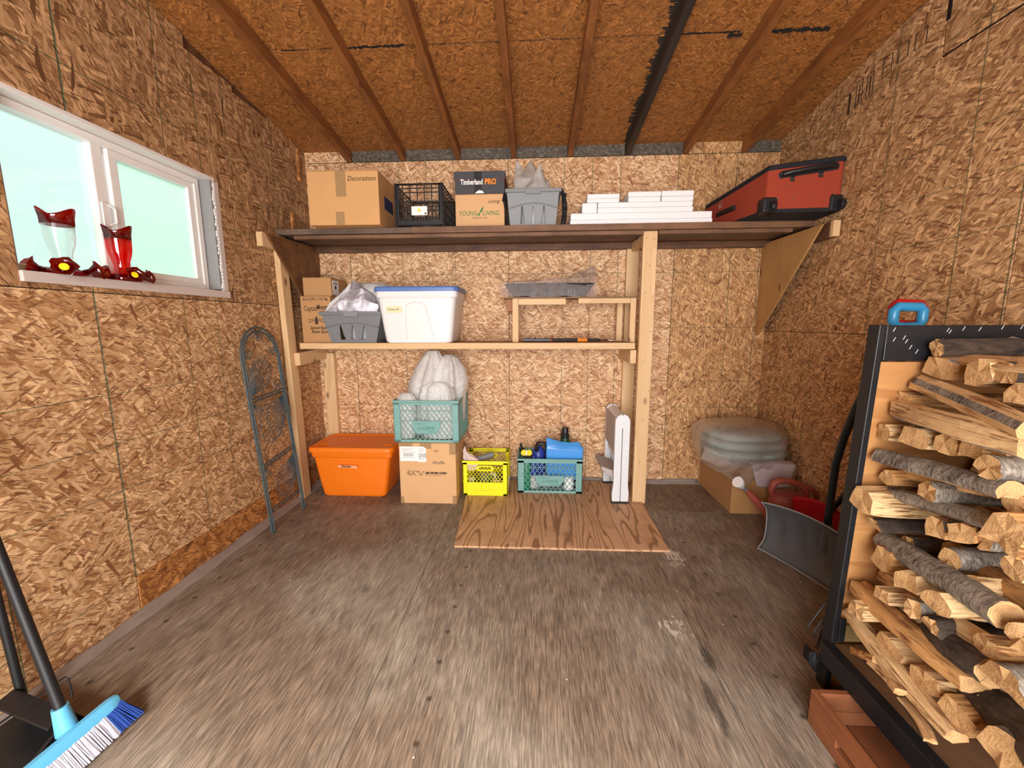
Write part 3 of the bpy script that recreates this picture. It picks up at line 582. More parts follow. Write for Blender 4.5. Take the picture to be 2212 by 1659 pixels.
for a, c, z0, z1 in ((-.199, -.10, .415, .44), (-.05, .03, .40, .44), (.155, .199, .36, .44), (-.199, -.175, 0, .05), (.17, .199, 0, .06)): MB().box(a, c, -.0006, .0, z0, z1).build('tape_strip', TAPE, r)
b = MB()
for k in range(5): y = .04 + .06 * k; b.hexa([(.199, y, .30), (.202, y, .30), (.202, y + .02, .29), (.199, y + .02, .29), (.199, y, .34 + .03 * rng.random()), (.204, y, .35), (.203, y + .03, .36), (.199, y + .03, .36)])
b.build('torn_tape', TAPE, r)
# box under the cushions
r = carton('cardboard_box', (1.502, 2.61, 0), .395, .52, .335, CARD_S, 'open brown cardboard box on floor in right corner beneath bagged cushions', open_=True)
MB().box(.0, .01, -.0008, 0, 0, .25).build('tape_strip', CARD_D, r)

# ------------------------------------------------------------------ totes, crates and bins
def tote(r, w0, d0, w1, d1, h, rad_, mat, lidmat, lidh, over, y0=0, body='tub'):
    cy = d1 / 2 + y0; rings = []
    for k, (f, z) in enumerate(((.94, .0), (.985, .008), (1, .02))):
        rings.append(flat(rrect(w0 * f, d0 * f, rad_, 5, 0, cy), z))
    for z in (.3, .6, .84): rings.append(flat(rrect(w0 + (w1 - w0) * z, d0 + (d1 - d0) * z, rad_, 5, 0, cy), h * z))
    rings += [flat(rrect(w1 * 1.0, d1 * 1.0, rad_, 5, 0, cy), h * .85), flat(rrect(w1 * 1.02, d1 * 1.02, rad_, 5, 0, cy), h * .865), flat(rrect(w1 * 1.02, d1 * 1.02, rad_, 5, 0, cy), h)]
    b = MB().loft(rings).build(body, mat, r, smooth=35)
    W, Dd = w1 + over, d1 + over
    rr = [flat(rrect(W, Dd, rad_ * 1.3, 6, 0, cy), h - .012), flat(rrect(W + .004, Dd + .004, rad_ * 1.3, 6, 0, cy), h - .004), flat(rrect(W, Dd, rad_ * 1.3, 6, 0, cy), h + lidh * .6), flat(rrect(W - .012, Dd - .012, rad_ * 1.2, 6, 0, cy), h + lidh * .9),
          flat(rrect(W - .05, Dd - .05, rad_, 6, 0, cy), h + lidh), flat(rrect(W - .07, Dd - .07, rad_, 6, 0, cy), h + lidh * .72)]
    l = MB().loft(rr).build('lid', lidmat, r, smooth=35)
    return b, l
r = empty('storage_tote', (-1.318, 2.735, 0), 'orange lidded plastic storage tote standing on floor by the left post', 'tote')
b, l = tote(r, .475, .32, .585, .355, .355, .035, ORANGEP, ORANGEP, .026, .04)
for sx in (-1, 1): MB().lathe([(.035, .374), (.03, .379), (.012, .380)], (sx * .24, .09, 0), 14, sx=1.2, sy=.5).build('clip_bump', ORANGEP, l, smooth=True)
MB().add([(-.09, -.022, .254), (.05, -.022, .25), (.06, -.022, .230), (-.085, -.022, .234)], [(0, 3, 2, 1)]).build('tape_label', PINKTAPE, r, solid=.0006)
text('handwriting', 'Kitchen', .022, (-.06, -.0238, .237), INK, r, bold=.0006)
for ob in r.children:
    if ob.name.startswith(('tape_label', 'handwriting')): ob.location.y += .0035 - .0
r = empty('storage_tote', (-.798, 2.735, 1.1245), 'large white tub with blue lid on the lower shelf', 'tote')
b, l = tote(r, .465, .30, .548, .34, .358, .035, WHITETOTE, BLUELID, .022, .03)
h = MB(); pts = [(-.075, .0), (-.078, .20), (-.065, .255), (-.02, .275), (.03, .272), (.06, .25), (.09, .12), (.115, .02)]
front = lambda z: -.002 + (.34 / 2 - (.30 + .04 * min(z / .358, 1)) / 2)
h.tube([(x, front(z) - .002, z) for x, z in pts], .0035, 6); h.build('moulded_panel', WHITETOTE, r, smooth=True)
h = MB().prism([(-.20, .028, .002), (.16, .028, .002), (.145, .028, .018), (.05, .028, .016), (.0, .028, .034), (-.05, .028, .034), (-.10, .028, .016), (-.19, .028, .018)], (0, -.012, 0)).build('foot_rim', WHITETOTE, r, bevel=.002)
MB().box(-.205, -.10, .001, .004, .205, .25).build('tape_label', CREAM, r); text('handwriting', 'Cleaning stuff', .018, (-.20, .0, .222), INKG, r, sx=.8, shear=.3)

def lattice(b, x0, x1, z0, z1, y, p, a, t=.0035, dz=None):
    """Crossing diagonal bars clipped to a rectangle of the crate wall (a: slope)."""
    W, H = x1 - x0, z1 - z0
    for sgn in (1, -1):
        k = -H / a
        while k < W + H / a:
            # line x = k + s/a*sgn ...
            pts = []
            xa = k if sgn > 0 else k + H / a; xb = xa + sgn * H / a
            t0, t1 = 0., 1.
            dx = xb - xa
            for lo, hi in ((0, W),):
                if dx > 0: t0 = max(t0, (lo - xa) / dx); t1 = min(t1, (hi - xa) / dx)
                else: t0 = max(t0, (hi - xa) / dx); t1 = min(t1, (lo - xa) / dx)
            if t1 - t0 > .02: b((x0 + xa + dx * t0, z0 + H * t0), (x0 + xa + dx * t1, z0 + H * t1), t)
            k += p
def crate(name, loc, w_, d_, h_, mat, label, rz=0, kind='teal'):
    r = empty(name, loc, label, 'crate', rz); c = .045 * (w_ / .45); th = .006
    for sx in (-1, 1):
        for yy in (0, d_):
            fr = MB()
            y0, y1 = (0, .03) if yy == 0 else (d_ - .03, d_)
            xa, xb = sorted((sx * w_ / 2, sx * (w_ / 2 - c))); fr.box(xa, xb, y0 if yy == 0 else d_ - th, th if yy == 0 else d_, 0, h_)
            xa, xb = sorted((sx * w_ / 2, sx * (w_ / 2 - th))); fr.box(xa, xb, y0, y1, 0, h_); fr.build('corner_post', mat, r, bevel=.0015)
    top = .032 if kind == 'teal' else .028
    for z0, z1, o, nm in ((h_ - top, h_ - top * .45, 0, 'lower_rim'), (h_ - top * .4, h_, .004, 'upper_rim'), (0, .018, .0, 'base_rim')):
        rim = MB()
        rim.box(-w_ / 2 - o, w_ / 2 + o, -o, th, z0, z1); rim.box(-w_ / 2 - o, w_ / 2 + o, d_ - th, d_ + o, z0, z1)
        rim.box(-w_ / 2 - o, -w_ / 2 + th, 0, d_, z0, z1); rim.box(w_ / 2 - th, w_ / 2 + o, 0, d_, z0, z1); rim.build(nm, mat, r, bevel=.0015)
    bt = MB()
    for k in range(9): x = -w_ / 2 + .02 + (w_ - .04) * k / 8; bt.box(x - .004, x + .004, .004, d_ - .004, .004, .010)
    for k in range(6): y = .02 + (d_ - .04) * k / 5; bt.box(-w_ / 2 + .006, w_ / 2 - .006, y - .004, y + .004, .0045, .0105)
    bt.build('base_grid', mat, r)
    x0, x1 = -w_ / 2 + c, w_ / 2 - c
    def mk(yy, name_='lattice'):
        L = MB(); bb = lambda p, q, t: L.beam((p[0], yy, p[1]), (q[0], yy, q[1]), t, .004, up=(0, 1, 0))
        if kind == 'teal':
            lattice(bb, x0, x1, .018, h_ - top, yy, .034, 1.45)
            L.box(x0, x1, yy - .002, yy + .002, h_ * .74, h_ * .755); L.box(x0, x1, yy - .002, yy + .002, h_ * .50, h_ * .512)
        else:
            za, zb = h_ * .38, h_ - top - .012; lattice(bb, x0, x1, za, zb, yy, .026, 1.3, .003)
        L.build(name_, mat, r)
    mk(.003); mk(d_ - .003)
    L = MB()
    for sx in (-1, 1):
        bb = lambda p, q, t: L.beam((sx * (w_ / 2 - .003), p[0], p[1]), (sx * (w_ / 2 - .003), q[0], q[1]), t, .004, up=(1, 0, 0))
        lattice(bb, .03, d_ - .03, .018, h_ - top, 0, .034, 1.45)
    L.build('side_lattice', mat, r)
    if kind == 'teal':
        zc = h_ * .36; W = w_ * .215; H = h_ * .15
        MB().prism([(-W, -.001, zc + H), (W, -.001, zc + H), (W, -.001, zc), (W * .72, -.001, zc - H), (-W * .72, -.001, zc - H), (-W, -.001, zc)][::-1], (0, .007, 0)).build('name_plate', mat, r, bevel=.002)
        em = plain(name + '_emboss', '#4f8c82', .5)
        text('lettering', 'PROPERTY OF', .012, (-W * .8, -.0025, zc + H * .5), em, r); text('lettering', 'LUCERNE', .030, (0, -.0025, zc - H * .32), em, r, align='CENTER', bold=.0005, sx=.95); text('lettering', 'FOODS LTD.', .011, (W * .1, -.0025, zc - H * .75), em, r)
        rb = MB()
        for x in (-.36, -.1, .14, .40): rb.box(x * w_ - .003, x * w_ + .003, -.006, 0, h_ - .033, h_ - .002)
        for sx in (-1, 1):
            for z in (.1, .49, .56): xa, xb = sorted((sx * w_ / 2, sx * (w_ / 2 - c))); rb.box(xa, xb, -.0035, 0, h_ * z, h_ * z + .004)
            for q in (.3, .7): xx = sx * (w_ / 2 - c * q); rb.box(xx - .0012, xx + .0012, -.003, 0, .012, h_ * .26)
        rb.build('rib', mat, r)
    else:
        for yy in (0, d_ - th):
            MB().box(-w_ / 2 + c * .9, w_ / 2 - c * .9, yy, yy + th, .018, h_ * .38).build('solid_panel', mat, r, bevel=.001)
            p = rrect(.115, .022, .011, 4, 0, h_ * .80); 
            hd = MB(); outer = rrect(.125, .040, .02, 5, 0, h_ * .79); inner = rrect(.095, .022, .011, 5, 0, h_ * .79); n = len(outer)
            hd.add([(x, yy - .001, z) for x, z in outer] + [(x, yy - .001, z) for x, z in inner] + [(x, yy + .006, z) for x, z in outer] + [(x, yy + .006, z) for x, z in inner],
                   [(i, n + i, n + (i + 1) % n, (i + 1) % n) for i in range(n)] + [(2 * n + i, 2 * n + (i + 1) % n, 3 * n + (i + 1) % n, 3 * n + i) for i in range(n)] + [(i, (i + 1) % n, 2 * n + (i + 1) % n, 2 * n + i) for i in range(n)] + [(n + i, 3 * n + i, 3 * n + (i + 1) % n, n + (i + 1) % n) for i in range(n)])
            hd.build('handle_grip', mat, r)
        em = plain('yellow_emboss', '#dcd508', .5)
        MB().tube([(.03 * cos(a * pi / 10), -.001, h_ * .25 + .03 * sin(a * pi / 10)) for a in range(20)], .0016, 5, closed=True).build('round_emblem', em, r)
        text('lettering', 'PROPERTY OF DAIRY', .016, (0, -.0015, .036), em, r, align='CENTER'); rb = MB()
        for sx in (-1, 1):
            for z in (.42, .62): xa, xb = sorted((sx * w_ / 2, sx * (w_ / 2 - c))); rb.box(xa, xb, -.0035, 0, h_ * z, h_ * z + .004)
            for q in (.25, .75): xx = sx * (w_ / 2 - c * q); rb.box(xx - .002, xx + .002, -.003, 0, .012, h_ * .24)
        rb.build('rib', mat, r)
    return r
crate('milk_crate', (-.742, 2.68, .4405), .455, .36, .295, TEAL, 'teal milk crate full of bubble wrap sitting on the tall cardboard carton', rz=-.01)
crate('milk_crate', (.118, 2.85, .013), .475, .27, .262, TEAL, 'teal milk crate holding bottles and a blue package on the loose plywood')
crate('milk_crate', (-.352, 2.785, .013), .325, .31, .262, YELLOWP, 'bright yellow milk crate between tall carton and teal crate of bottles', kind='yellow')

# black grid crate on the top shelf
r = empty('black_crate', (-.742, 2.70, 1.8745), 'black grid crate with white sticker beside the large tan box on top shelf', 'crate')
w_, d_, h_ = .305, .40, .265; b = MB()
for sx in (-1, 1):
    for y in (0, d_): b.tube([(sx * w_ / 2, y, 0), (sx * w_ / 2, y, h_)], .007, 8)
for z in (.006, h_ - .006): b.tube([(-w_ / 2, 0, z), (w_ / 2, 0, z), (w_ / 2, d_, z), (-w_ / 2, d_, z)], .006, 8, closed=True)
b.build('frame', BLACKP, r, smooth=40)
b = MB()
for z in (.05, .10, .155, .21, .235):
    for y in (0, d_): b.box(-w_ / 2, w_ / 2, y - .002, y + .002, z - .003, z + .003)
    for sx in (-1, 1): b.box(sx * w_ / 2 - .002, sx * w_ / 2 + .002, 0, d_, z - .003, z + .003)
for k in range(1, 13):
    x = -w_ / 2 + w_ * k / 13
    for y in (.004, d_): b.box(x - .003, x + .003, y - .002, y + .002, 0, .165 if k % 2 else h_)
for k in range(1, 14):
    y = d_ * k / 14
    for sx in (-1, 1): b.box(sx * w_ / 2 - .002, sx * w_ / 2 + .002, y - .003, y + .003, 0, .2 if k % 2 else h_)
for sx in (-1, 1):
    b.box(sx * .137 - .009, sx * .137 + .009, .002, .008, 0, h_ - .01)
b.box(-w_ / 2, w_ / 2, 0, d_, 0, .006); b.box(-w_ / 2 + .01, w_ / 2 - .01, .0, .004, .006, .04); b.build('grid_walls', BLACKP, r)
MB().box(-.05, .052, -.005, -.0035, .07, .125).build('sticker', PAPERW, r); MB().prism([(-.012, -.006, .10), (0, -.006, .112), (.012, -.006, .10), (0, -.006, .088)], (0, .0008, 0)).build('sticker_mark', YGAUGE, r)
MB().box(.035, .047, -.006, -.005, .076, .085).build('sticker_mark', INK, r)
for k in range(6):
    x, y = -.742 + rng.uniform(-.1, .1), 2.78 + .05 * k; m = (DKGREEN, BROOMB, SHOEBOX, TERRA, BLACKP, MIXEDW)[k]
    o = MB((x, y, 1.881)).lathe([(.028, 0), (.03, .01), (.03, .09), (.02, .11), (.01, .12), (.01, .14)], (x, y, 1.881), 14).build('bottle', m, None, smooth=40)
    tag(o, ('dark green', 'light blue', 'dark grey', 'brick red', 'black', 'pale')[k] + ' bottle standing inside the black grid crate', 'bottle', 'bottles inside the black grid crate')

def slotted_bin(loc, w1, w0, d_, h_, mat, label, rz=0):
    r = empty('slotted_bin', loc, label, 'bin', rz)
    t = .004; nz = 12
    def xw(z): return (w0 + (w1 - w0) * z / h_) / 2
    def yf(z): return .022 * (1 - z / h_)
    b = MB(); za, zb = .022, h_ * .56
    cols = 7; xs = lambda z, u: -xw(z) + 2 * xw(z) * u
    # front and back wall with three tapering slots, sides with four
    def wall(fn, slots):
        edges_ = [0.]
        us = []
        for u, hw in slots: us.append((u, hw))
        prev0, prev1 = 0., 0.
        for u, hw in us:
            a0, a1 = u - hw, u - hw * .22
            b.add([fn(prev0, za), fn(a0, za), fn(a1, zb), fn(prev1, zb)], [(0, 1, 2, 3)]); prev0, prev1 = u + hw, u + hw * .22
        b.add([fn(prev0, za), fn(1, za), fn(1, zb), fn(prev1, zb)], [(0, 1, 2, 3)])
        b.add([fn(0, 0), fn(1, 0), fn(1, za), fn(0, za)], [(0, 1, 2, 3)])
        n = 10
        for i in range(n): b.add([fn(i / n, zb), fn((i + 1) / n, zb), fn((i + 1) / n, h_), fn(i / n, h_)], [(0, 1, 2, 3)])
    wall(lambda u, z: (-xw(z) + 2 * xw(z) * u, yf(z), z), ((.27, .055), (.5, .055), (.72, .055)))
    wall(lambda u, z: (-xw(z) + 2 * xw(z) * u, d_ - yf(z), z), ((.27, .055), (.5, .055), (.72, .055)))
    for sx in (-1, 1): wall(lambda u, z: (sx * xw(z), yf(z) + (d_ - 2 * yf(z)) * u, z), ((.15, .045), (.35, .045), (.55, .045), (.75, .045)))
    b.add([(-xw(0), yf(0), 0), (xw(0), yf(0), 0), (xw(0), d_ - yf(0), 0), (-xw(0), d_ - yf(0), 0)], [(0, 1, 2, 3)])
    b.build('bin_body', mat, r, solid=.004)
    rim = MB(); W = w1 / 2 + .012
    rim.box(-W, W, -.012, .002, h_ - .022, h_); rim.box(-W, W, d_ - .002, d_ + .012, h_ - .022, h_); rim.box(-W, -w1 / 2 + .002, .002, d_ - .002, h_ - .022, h_); rim.box(w1 / 2 - .002, W, .002, d_ - .002, h_ - .022, h_)
    rim.build('rim', mat, r, bevel=.003); MB().box(-.05, .05, -.017, -.012, h_ - .034, h_ + .001).build('handle_grip', GREYP2, r, bevel=.004)
    arc = MB(); arc.tube([(-xw(.6 * h_) * .96 + 2 * xw(.6 * h_) * .96 * k / 16, yf(h_ * .6) - .004, h_ * (.50 + .13 * sin(pi * k / 16))) for k in range(17)], .0035, 6); arc.build('moulded_arch', mat, r, smooth=True)
    return r
r = slotted_bin((-.012, 2.745, 1.8745), .335, .29, .30, .232, GREYP2, 'grey slotted bin with a black strap on top shelf next to leaf printed box')
b = MB(); st_ = [(.176, .02, .235), (.20, .03, .20), (.215, .05, .12), (.205, .08, .01), (.19, .10, .002)]; b.tube(st_, .008, 8); b.tube([(.175, .05, .24), (.19, .06, .2), (.20, .10, .1), (.185, .14, .01)], .007, 8)
for k in range(4): b.box(.193, .214, .03, .05, .07 + .04 * k, .09 + .04 * k)
b.tube([(-.19, .03, .17), (-.185, .06, .22), (-.15, .09, .252), (-.12, .10, .235), (-.17, .05, .215)], .013, 8); b.tube([(-.19, .02, .175), (-.178, .01, .10), (-.16, .015, .02)], .006, 6); b.build('strap', BLK_FAB, r, smooth=True)
r2 = slotted_bin((-1.262, 2.765, 1.1245), .43, .315, .30, .215, GREYP, 'dark grey slotted bin filled with silver wrap beside brown spirits carton')
text('lettering', 'HOMZ', .035, (.205, .06, .165), PAPERW, r2, rot=(pi / 2, 0, pi / 2 + .0), sx=.8); text('lettering', 'STACK BIN', .012, (.204, .06, .15), PAPERW, r2, rot=(pi / 2, 0, pi / 2))

# crumpled sheets
def sheet(name, grid_pts, nu, nv, mat, label=None, cat=None, amp=.012, seed=1, fr=9, parent=None, solid=.0015, sub=1, group=None):
    """Bilinear/Coons-like sheet through a small control grid (rows of points), creased by noise."""
    R_, C_ = len(grid_pts), len(grid_pts[0])
    def samp(u, v):
        x = u * (C_ - 1); y = v * (R_ - 1); i = min(int(x), C_ - 2); j = min(int(y), R_ - 2); fx, fy = x - i, y - j
        fx = fx * fx * (3 - 2 * fx) * .5 + fx * .5; fy = fy * fy * (3 - 2 * fy) * .5 + fy * .5
        a = Vector(grid_pts[j][i]).lerp(Vector(grid_pts[j][i + 1]), fx); c = Vector(grid_pts[j + 1][i]).lerp(Vector(grid_pts[j + 1][i + 1]), fx); return a.lerp(c, fy)
    org = grid_pts[0][0] if parent is None else (0, 0, 0)
    m = MB(org); vs = []
    for j in range(nv + 1):
        for i in range(nu + 1):
            p = samp(i / nu, j / nv); p = p + noisy(p, amp, fr, seed) + noisy(p, amp * .35, fr * 3, seed + 5); vs.append(p)
    m.add(vs, [(j * (nu + 1) + i, j * (nu + 1) + i + 1, (j + 1) * (nu + 1) + i + 1, (j + 1) * (nu + 1) + i) for j in range(nv) for i in range(nu)])
    o = m.build(name, mat, parent, smooth=True, solid=solid)
    if parent is None: o.location = org; tag(o, label, cat, group)
    return o
def blob(name, c, rx, ry, prof, mat, label, cat, seed=1, n=48, amp=.02, fr=8, group=None, lean=(0, 0), smooth=True, fold=.22):
    """Closed crumpled bag: stacked rings (radius factor, z), wrinkled."""
    rings = []
    for k, (f, z) in enumerate(prof):
        ring_ = []
        for j in range(n):
            a = 2 * pi * j / n; fo = 1 + (fold * noise.noise(Vector((cos(a) * 2.6 + seed * 3, sin(a) * 2.6, z * 1.5))) + fold * .5 * noise.noise(Vector((cos(a) * 6 + seed, sin(a) * 6, z * 3))) if k else 0)
            p = Vector((c[0] + rx * f * fo * cos(a) + lean[0] * (z - prof[0][1]), c[1] + ry * f * fo * sin(a) + lean[1] * (z - prof[0][1]), c[2] + z))
            kk = amp if 0 < k else 0; q = noisy(p, kk, fr, seed) + noisy(p, kk * .4, fr * 3, seed + 3); q.z *= .6; ring_.append(p + q)
        rings.append(ring_)
    m = MB(c).loft(rings); o = m.build(name, mat, None, smooth=smooth); o.location = c; return tag(o, label, cat, group)
# foam paper in grey bin on top shelf
sheet('packing_paper', [[(-.15, 2.85, 2.05), (-.06, 2.84, 2.05), (.03, 2.83, 2.05), (.11, 2.85, 2.05)], [(-.135, 2.87, 2.20), (-.07, 2.85, 2.2), (.02, 2.83, 2.19), (.10, 2.86, 2.18)], [(-.125, 2.90, 2.345), (-.075, 2.89, 2.27), (-.03, 2.9, 2.335), (.06, 2.90, 2.22)]], 30, 26, FOAMSHEET, 'crumpled beige foam sheet sticking up from the strapped grey bin', 'packing sheet', .012, 3)
sheet('packing_paper', [[(-.07, 2.80, 2.05), (-.02, 2.80, 2.05), (.04, 2.80, 2.05), (.10, 2.82, 2.05)], [(-.07, 2.81, 2.12), (-.01, 2.80, 2.15), (.04, 2.81, 2.17), (.085, 2.82, 2.14)], [(-.065, 2.83, 2.14), (-.02, 2.82, 2.19), (.035, 2.82, 2.29), (.07, 2.84, 2.16)]], 26, 22, FOAMSHEET, 'smaller pointed foam sheet in front inside the strapped grey bin', 'packing sheet', .008, 8)
# foil in lower bin
sheet('foil_bubble_bag', [[(-1.47, 2.79, 1.30), (-1.36, 2.78, 1.30), (-1.22, 2.78, 1.29), (-1.10, 2.80, 1.29)], [(-1.45, 2.80, 1.37), (-1.35, 2.79, 1.41), (-1.20, 2.79, 1.43), (-1.08, 2.82, 1.39)], [(-1.39, 2.83, 1.45), (-1.32, 2.82, 1.49), (-1.20, 2.82, 1.50), (-1.11, 2.85, 1.44)], [(-1.31, 2.86, 1.52), (-1.285, 2.86, 1.55), (-1.24, 2.86, 1.54), (-1.17, 2.89, 1.48)]], 36, 34, FOIL, 'silver bubble foil bag rising to a peak out of the dark grey bin', 'foil bag', .014, 5, 12)
sheet('bubble_wrap_flap', [[(-1.475, 2.775, 1.315), (-1.46, 2.775, 1.335)], [(-1.42, 2.78, 1.40), (-1.40, 2.78, 1.38)], [(-1.33, 2.80, 1.47), (-1.335, 2.79, 1.41)], [(-1.275, 2.83, 1.545), (-1.28, 2.82, 1.50)]], 8, 26, BUBBLE, 'pale bubble wrap flap folded along left side of the silver foil bag', 'bubble wrap', .006, 2)
blob('bubble_wrap_filling', (-.012, 2.90, 1.885), .115, .10, [(.9, 0), (1, .05), (1.05, .15), (.8, .18), (.2, .19)], BUBBLE, 'pale wrapping seen through the slots of the strapped grey bin', 'bubble wrap', 21, amp=.012)
blob('bubble_wrap_filling', (-1.262, 2.92, 1.135), .125, .10, [(.9, 0), (1, .05), (1.05, .15), (.8, .17), (.2, .18)], BUBBLE, 'pale wrapping seen through the slots of the dark grey bin', 'bubble wrap', 22, amp=.012)
blob('bubble_wrap_roll', (-1.17, 2.95, 1.27), .19, .09, [(.7, 0), (1, .08), (1, .16), (.95, .22), (.8, .265), (.4, .28)], BUBBLE, 'milky bubble wrap bulging behind foil bag toward the white tub', 'bubble wrap', 4, amp=.015)
# wrap in the teal crate
blob('bubble_wrap_bag', (-.84, 2.86, .462), .135, .10, [(.6, 0), (.9, .1), (.95, .25), (1.0, .32), (1.0, .40), (.82, .48), (.56, .55), (.34, .598), (.2, .605)], BUBBLE, 'tall milky bubble wrap bag rising out of the teal crate on the carton', 'bubble wrap', 2, amp=.008, lean=(.20, 0), fold=.35)
blob('plastic_bag', (-.615, 2.87, .462), .115, .10, [(.6, 0), (.8, .12), (.85, .28), (.98, .34), (1.02, .40), (.86, .48), (.55, .55), (.2, .575)], BUBBLE, 'rounded clear plastic bag on right side of the crate on the carton', 'bag', 9, amp=.008, fold=.3)
blob('bubble_wrap_bundle', (-.66, 2.745, .462), .12, .045, [(1, 0), (1, .2), (1, .30), (.85, .36), (.4, .39)], BUBBLE, 'small creased bubble wrap bundle at front rim of the crate on the carton', 'bubble wrap', 12, amp=.01, fr=16, fold=.35)
blob('bubble_wrap_bundle', (-.895, 2.735, .462), .06, .04, [(1, 0), (1, .2), (1, .28), (.7, .315), (.2, .32)], BUBBLE, 'low bubble wrap bundle at left rim of the crate on the carton', 'bubble wrap', 14, amp=.008, fr=14, fold=.3)
# polystyrene slabs
GF = 'polystyrene pieces stacked on the top shelf'
for x0, x1, z0, z1, y0, lb in ((.225, 1.115, 1.8748, 1.909, 2.735, 'longest white polystyrene slab lying directly on top shelf'), (.228, 1.112, 1.9095, 1.950, 2.738, 'long white polystyrene slab second from bottom of the stack'),
                           (.30, .395, 1.9505, 2.012, 2.74, 'short white polystyrene block at left of the middle layer'), (.398, .995, 1.9505, 1.982, 2.742, 'lower white slab of the middle polystyrene layer'), (.40, .992, 1.9825, 2.014, 2.742, 'upper white slab of the middle polystyrene layer'),
                           (.330, .535, 2.0145, 2.040, 2.745, 'lower half of the left block on the topmost polystyrene layer'), (.332, .537, 2.0405, 2.067, 2.745, 'upper half of the left block on the topmost polystyrene layer'),
                           (.590, .792, 2.0145, 2.045, 2.745, 'lower half of the centre block on the topmost polystyrene layer'), (.588, .794, 2.0455, 2.076, 2.743, 'upper half of the centre block on the topmost polystyrene layer'),
                           (.798, .994, 2.0145, 2.045, 2.745, 'lower half of the right block on the topmost polystyrene layer'), (.797, .996, 2.0455, 2.078, 2.744, 'upper half of the right block on the topmost polystyrene layer')):
    o = MB((x0, y0, z0)).box(x0, x1, y0, y0 + .26, z0, z1).build('polystyrene_slab', FOAM, None, bevel=.006, seg=3); o.location = (x0, y0, z0); tag(o, lb, 'foam slab', GF)

# suitcase
r = empty('suitcase', (1.24, 2.545, 1.8745), 'red soft suitcase with black handle lying flat at right end of top shelf', 'suitcase', rot=(0, rad(.3), rad(0)))
# plan: long side recedes to the left/back; tapered profile
def sring(z, gx=0):
    return [(.05 + gx, -.02 + gx, z), (.46 - gx, -.09 + gx, z), (.472 - gx, .50, z), (-.04 + gx, .55, z), (-.045 + gx, .48, z)]
body = MB()
prof = []
base = [(.075, -.03), (.11, -.038), (.452, -.062), (.470, -.05), (.470, .56), (-.03, .56), (-.035, .53)]
def hgt(x, y): return .215 + (.045 if x > .3 else 0)
lo = [(x, y, .022) for x, y in base]; lo[0] = (.075, -.03, .0); 
topz = [.255, .258, .29, .29, .27, .20, .20]
body.loft([[(x + (.008 if x < .2 else -.008), y + .006, .004) for x, y in base], [(x, y, .02) for x, y in base], [(x, y, t * .5) for (x, y), t in zip(base, topz)], [(x, y, t - .028) for (x, y), t in zip(base, topz)]])
body.build('case_body', RED_FAB, r, bevel=.008, seg=3)
MB().loft([[(x, y, t - .028) for (x, y), t in zip(base, topz)], [(x * 1.01, y - .006 if y < 0 else y, t - .02) for (x, y), t in zip(base, topz)], [(x * 1.01, y - .006 if y < 0 else y, t - .006) for (x, y), t in zip(base, topz)], [(x, y, t) for (x, y), t in zip(base, topz)]]).build('lid_edge', BLK_FAB, r, bevel=.003)
MB().loft([[(x * 1.0, y + .001, .0) for x, y in base], [(x * 1.004, y - .002, .006) for x, y in base], [(x * 1.004, y - .002, .02) for x, y in base]]).build('base_trim', BLK_FAB, r, bevel=.002)
ya = lambda x: -.038 - .024 * (x - .11) / .34
hm = MB(); hm.prism([(.132, ya(.135) - .003, .182), (.43, ya(.43) - .003, .218), (.438, ya(.43) - .003, .235), (.42, ya(.42) - .003, .258), (.14, ya(.14) - .003, .222), (.124, ya(.13) - .003, .205)][::-1], (0, .004, 0)); hm.build('handle_plate', BLACKP, r, bevel=.003)
hb = MB(); hb.tube([(.15, ya(.15) - .01, .202), (.18, ya(.18) - .028, .208), (.28, ya(.28) - .032, .222), (.38, ya(.38) - .028, .236), (.415, ya(.41) - .01, .24)], .013, 8); hb.build('carry_handle', BLACKP, r, smooth=True)
hb = MB()
for x, z in ((.20, .187), (.345, .203)): hb.box(x - .012, x + .012, ya(x) - .007, ya(x), z - .022, z + .01)
hb.build('strap_tab', BLACKP, r, bevel=.004)
for sx, x0, x1 in ((0, .055, .135), (1, .405, .475)):
    cg = MB(); cg.box(x0, x1, ya(x0) - .012, ya(x0) + .06, -.0, .085 if not sx else .088); cg.build('corner_guard', BLACKP, r, bevel=.012, seg=3)
    xx = .10 if not sx else .452
    wh = MB(); wh.lathe([(.012, -.012), (.028, -.012), (.030, -.006), (.030, .006), (.028, .012), (.012, .012)], (0, 0, 0), 18); o = wh.build('wheel', BLACKP, r, smooth=40); o.rotation_euler = (0, pi / 2, 0); o.location = (xx, ya(xx) - .02, .030)
rv = MB()
for x, z in ((.145, .222), (.425, .262), (.20, .196), (.345, .212), (.17, .165), (.375, .185), (.21, .075), (.30, .078), (.125, .075), (.415, .09), (.065, .03)): rv.lathe([(.006, -.001), (.0045, .003), (.001, .004)], (0, 0, 0), 8); 
rv = MB()
for x, z in ((.14, .204), (.428, .242), (.20, .176), (.345, .192), (.17, .145), (.385, .165), (.21, .075), (.30, .078), (.125, .075), (.415, .09)):
    y = ya(x) - (.009 if x in (.14, .428, .20, .345, .125, .415) else .001) - .004; rv.loft([[(x + .005 * cos(a * pi / 4), y + .006, z + .005 * sin(a * pi / 4)) for a in range(8)], [(x + .004 * cos(a * pi / 4), y, z + .004 * sin(a * pi / 4)) for a in range(8)]])
rv.build('rivet', SILVER, r, smooth=40)
sd = MB(); sd.beam((.018, .22, .10), (-.012, .40, .10), .02, .03); sd.build('side_handle', BLACKP, r, bevel=.006)
zp = MB(); zp.tube([(.002, .36, .19), (-.012, .35, .16), (-.012, .35, .13)], .002, 6); zp.tube([(-.002, .38, .19), (-.016, .37, .16), (-.016, .37, .13)], .002, 6); zp.build('zip_pull', SILVER, r)

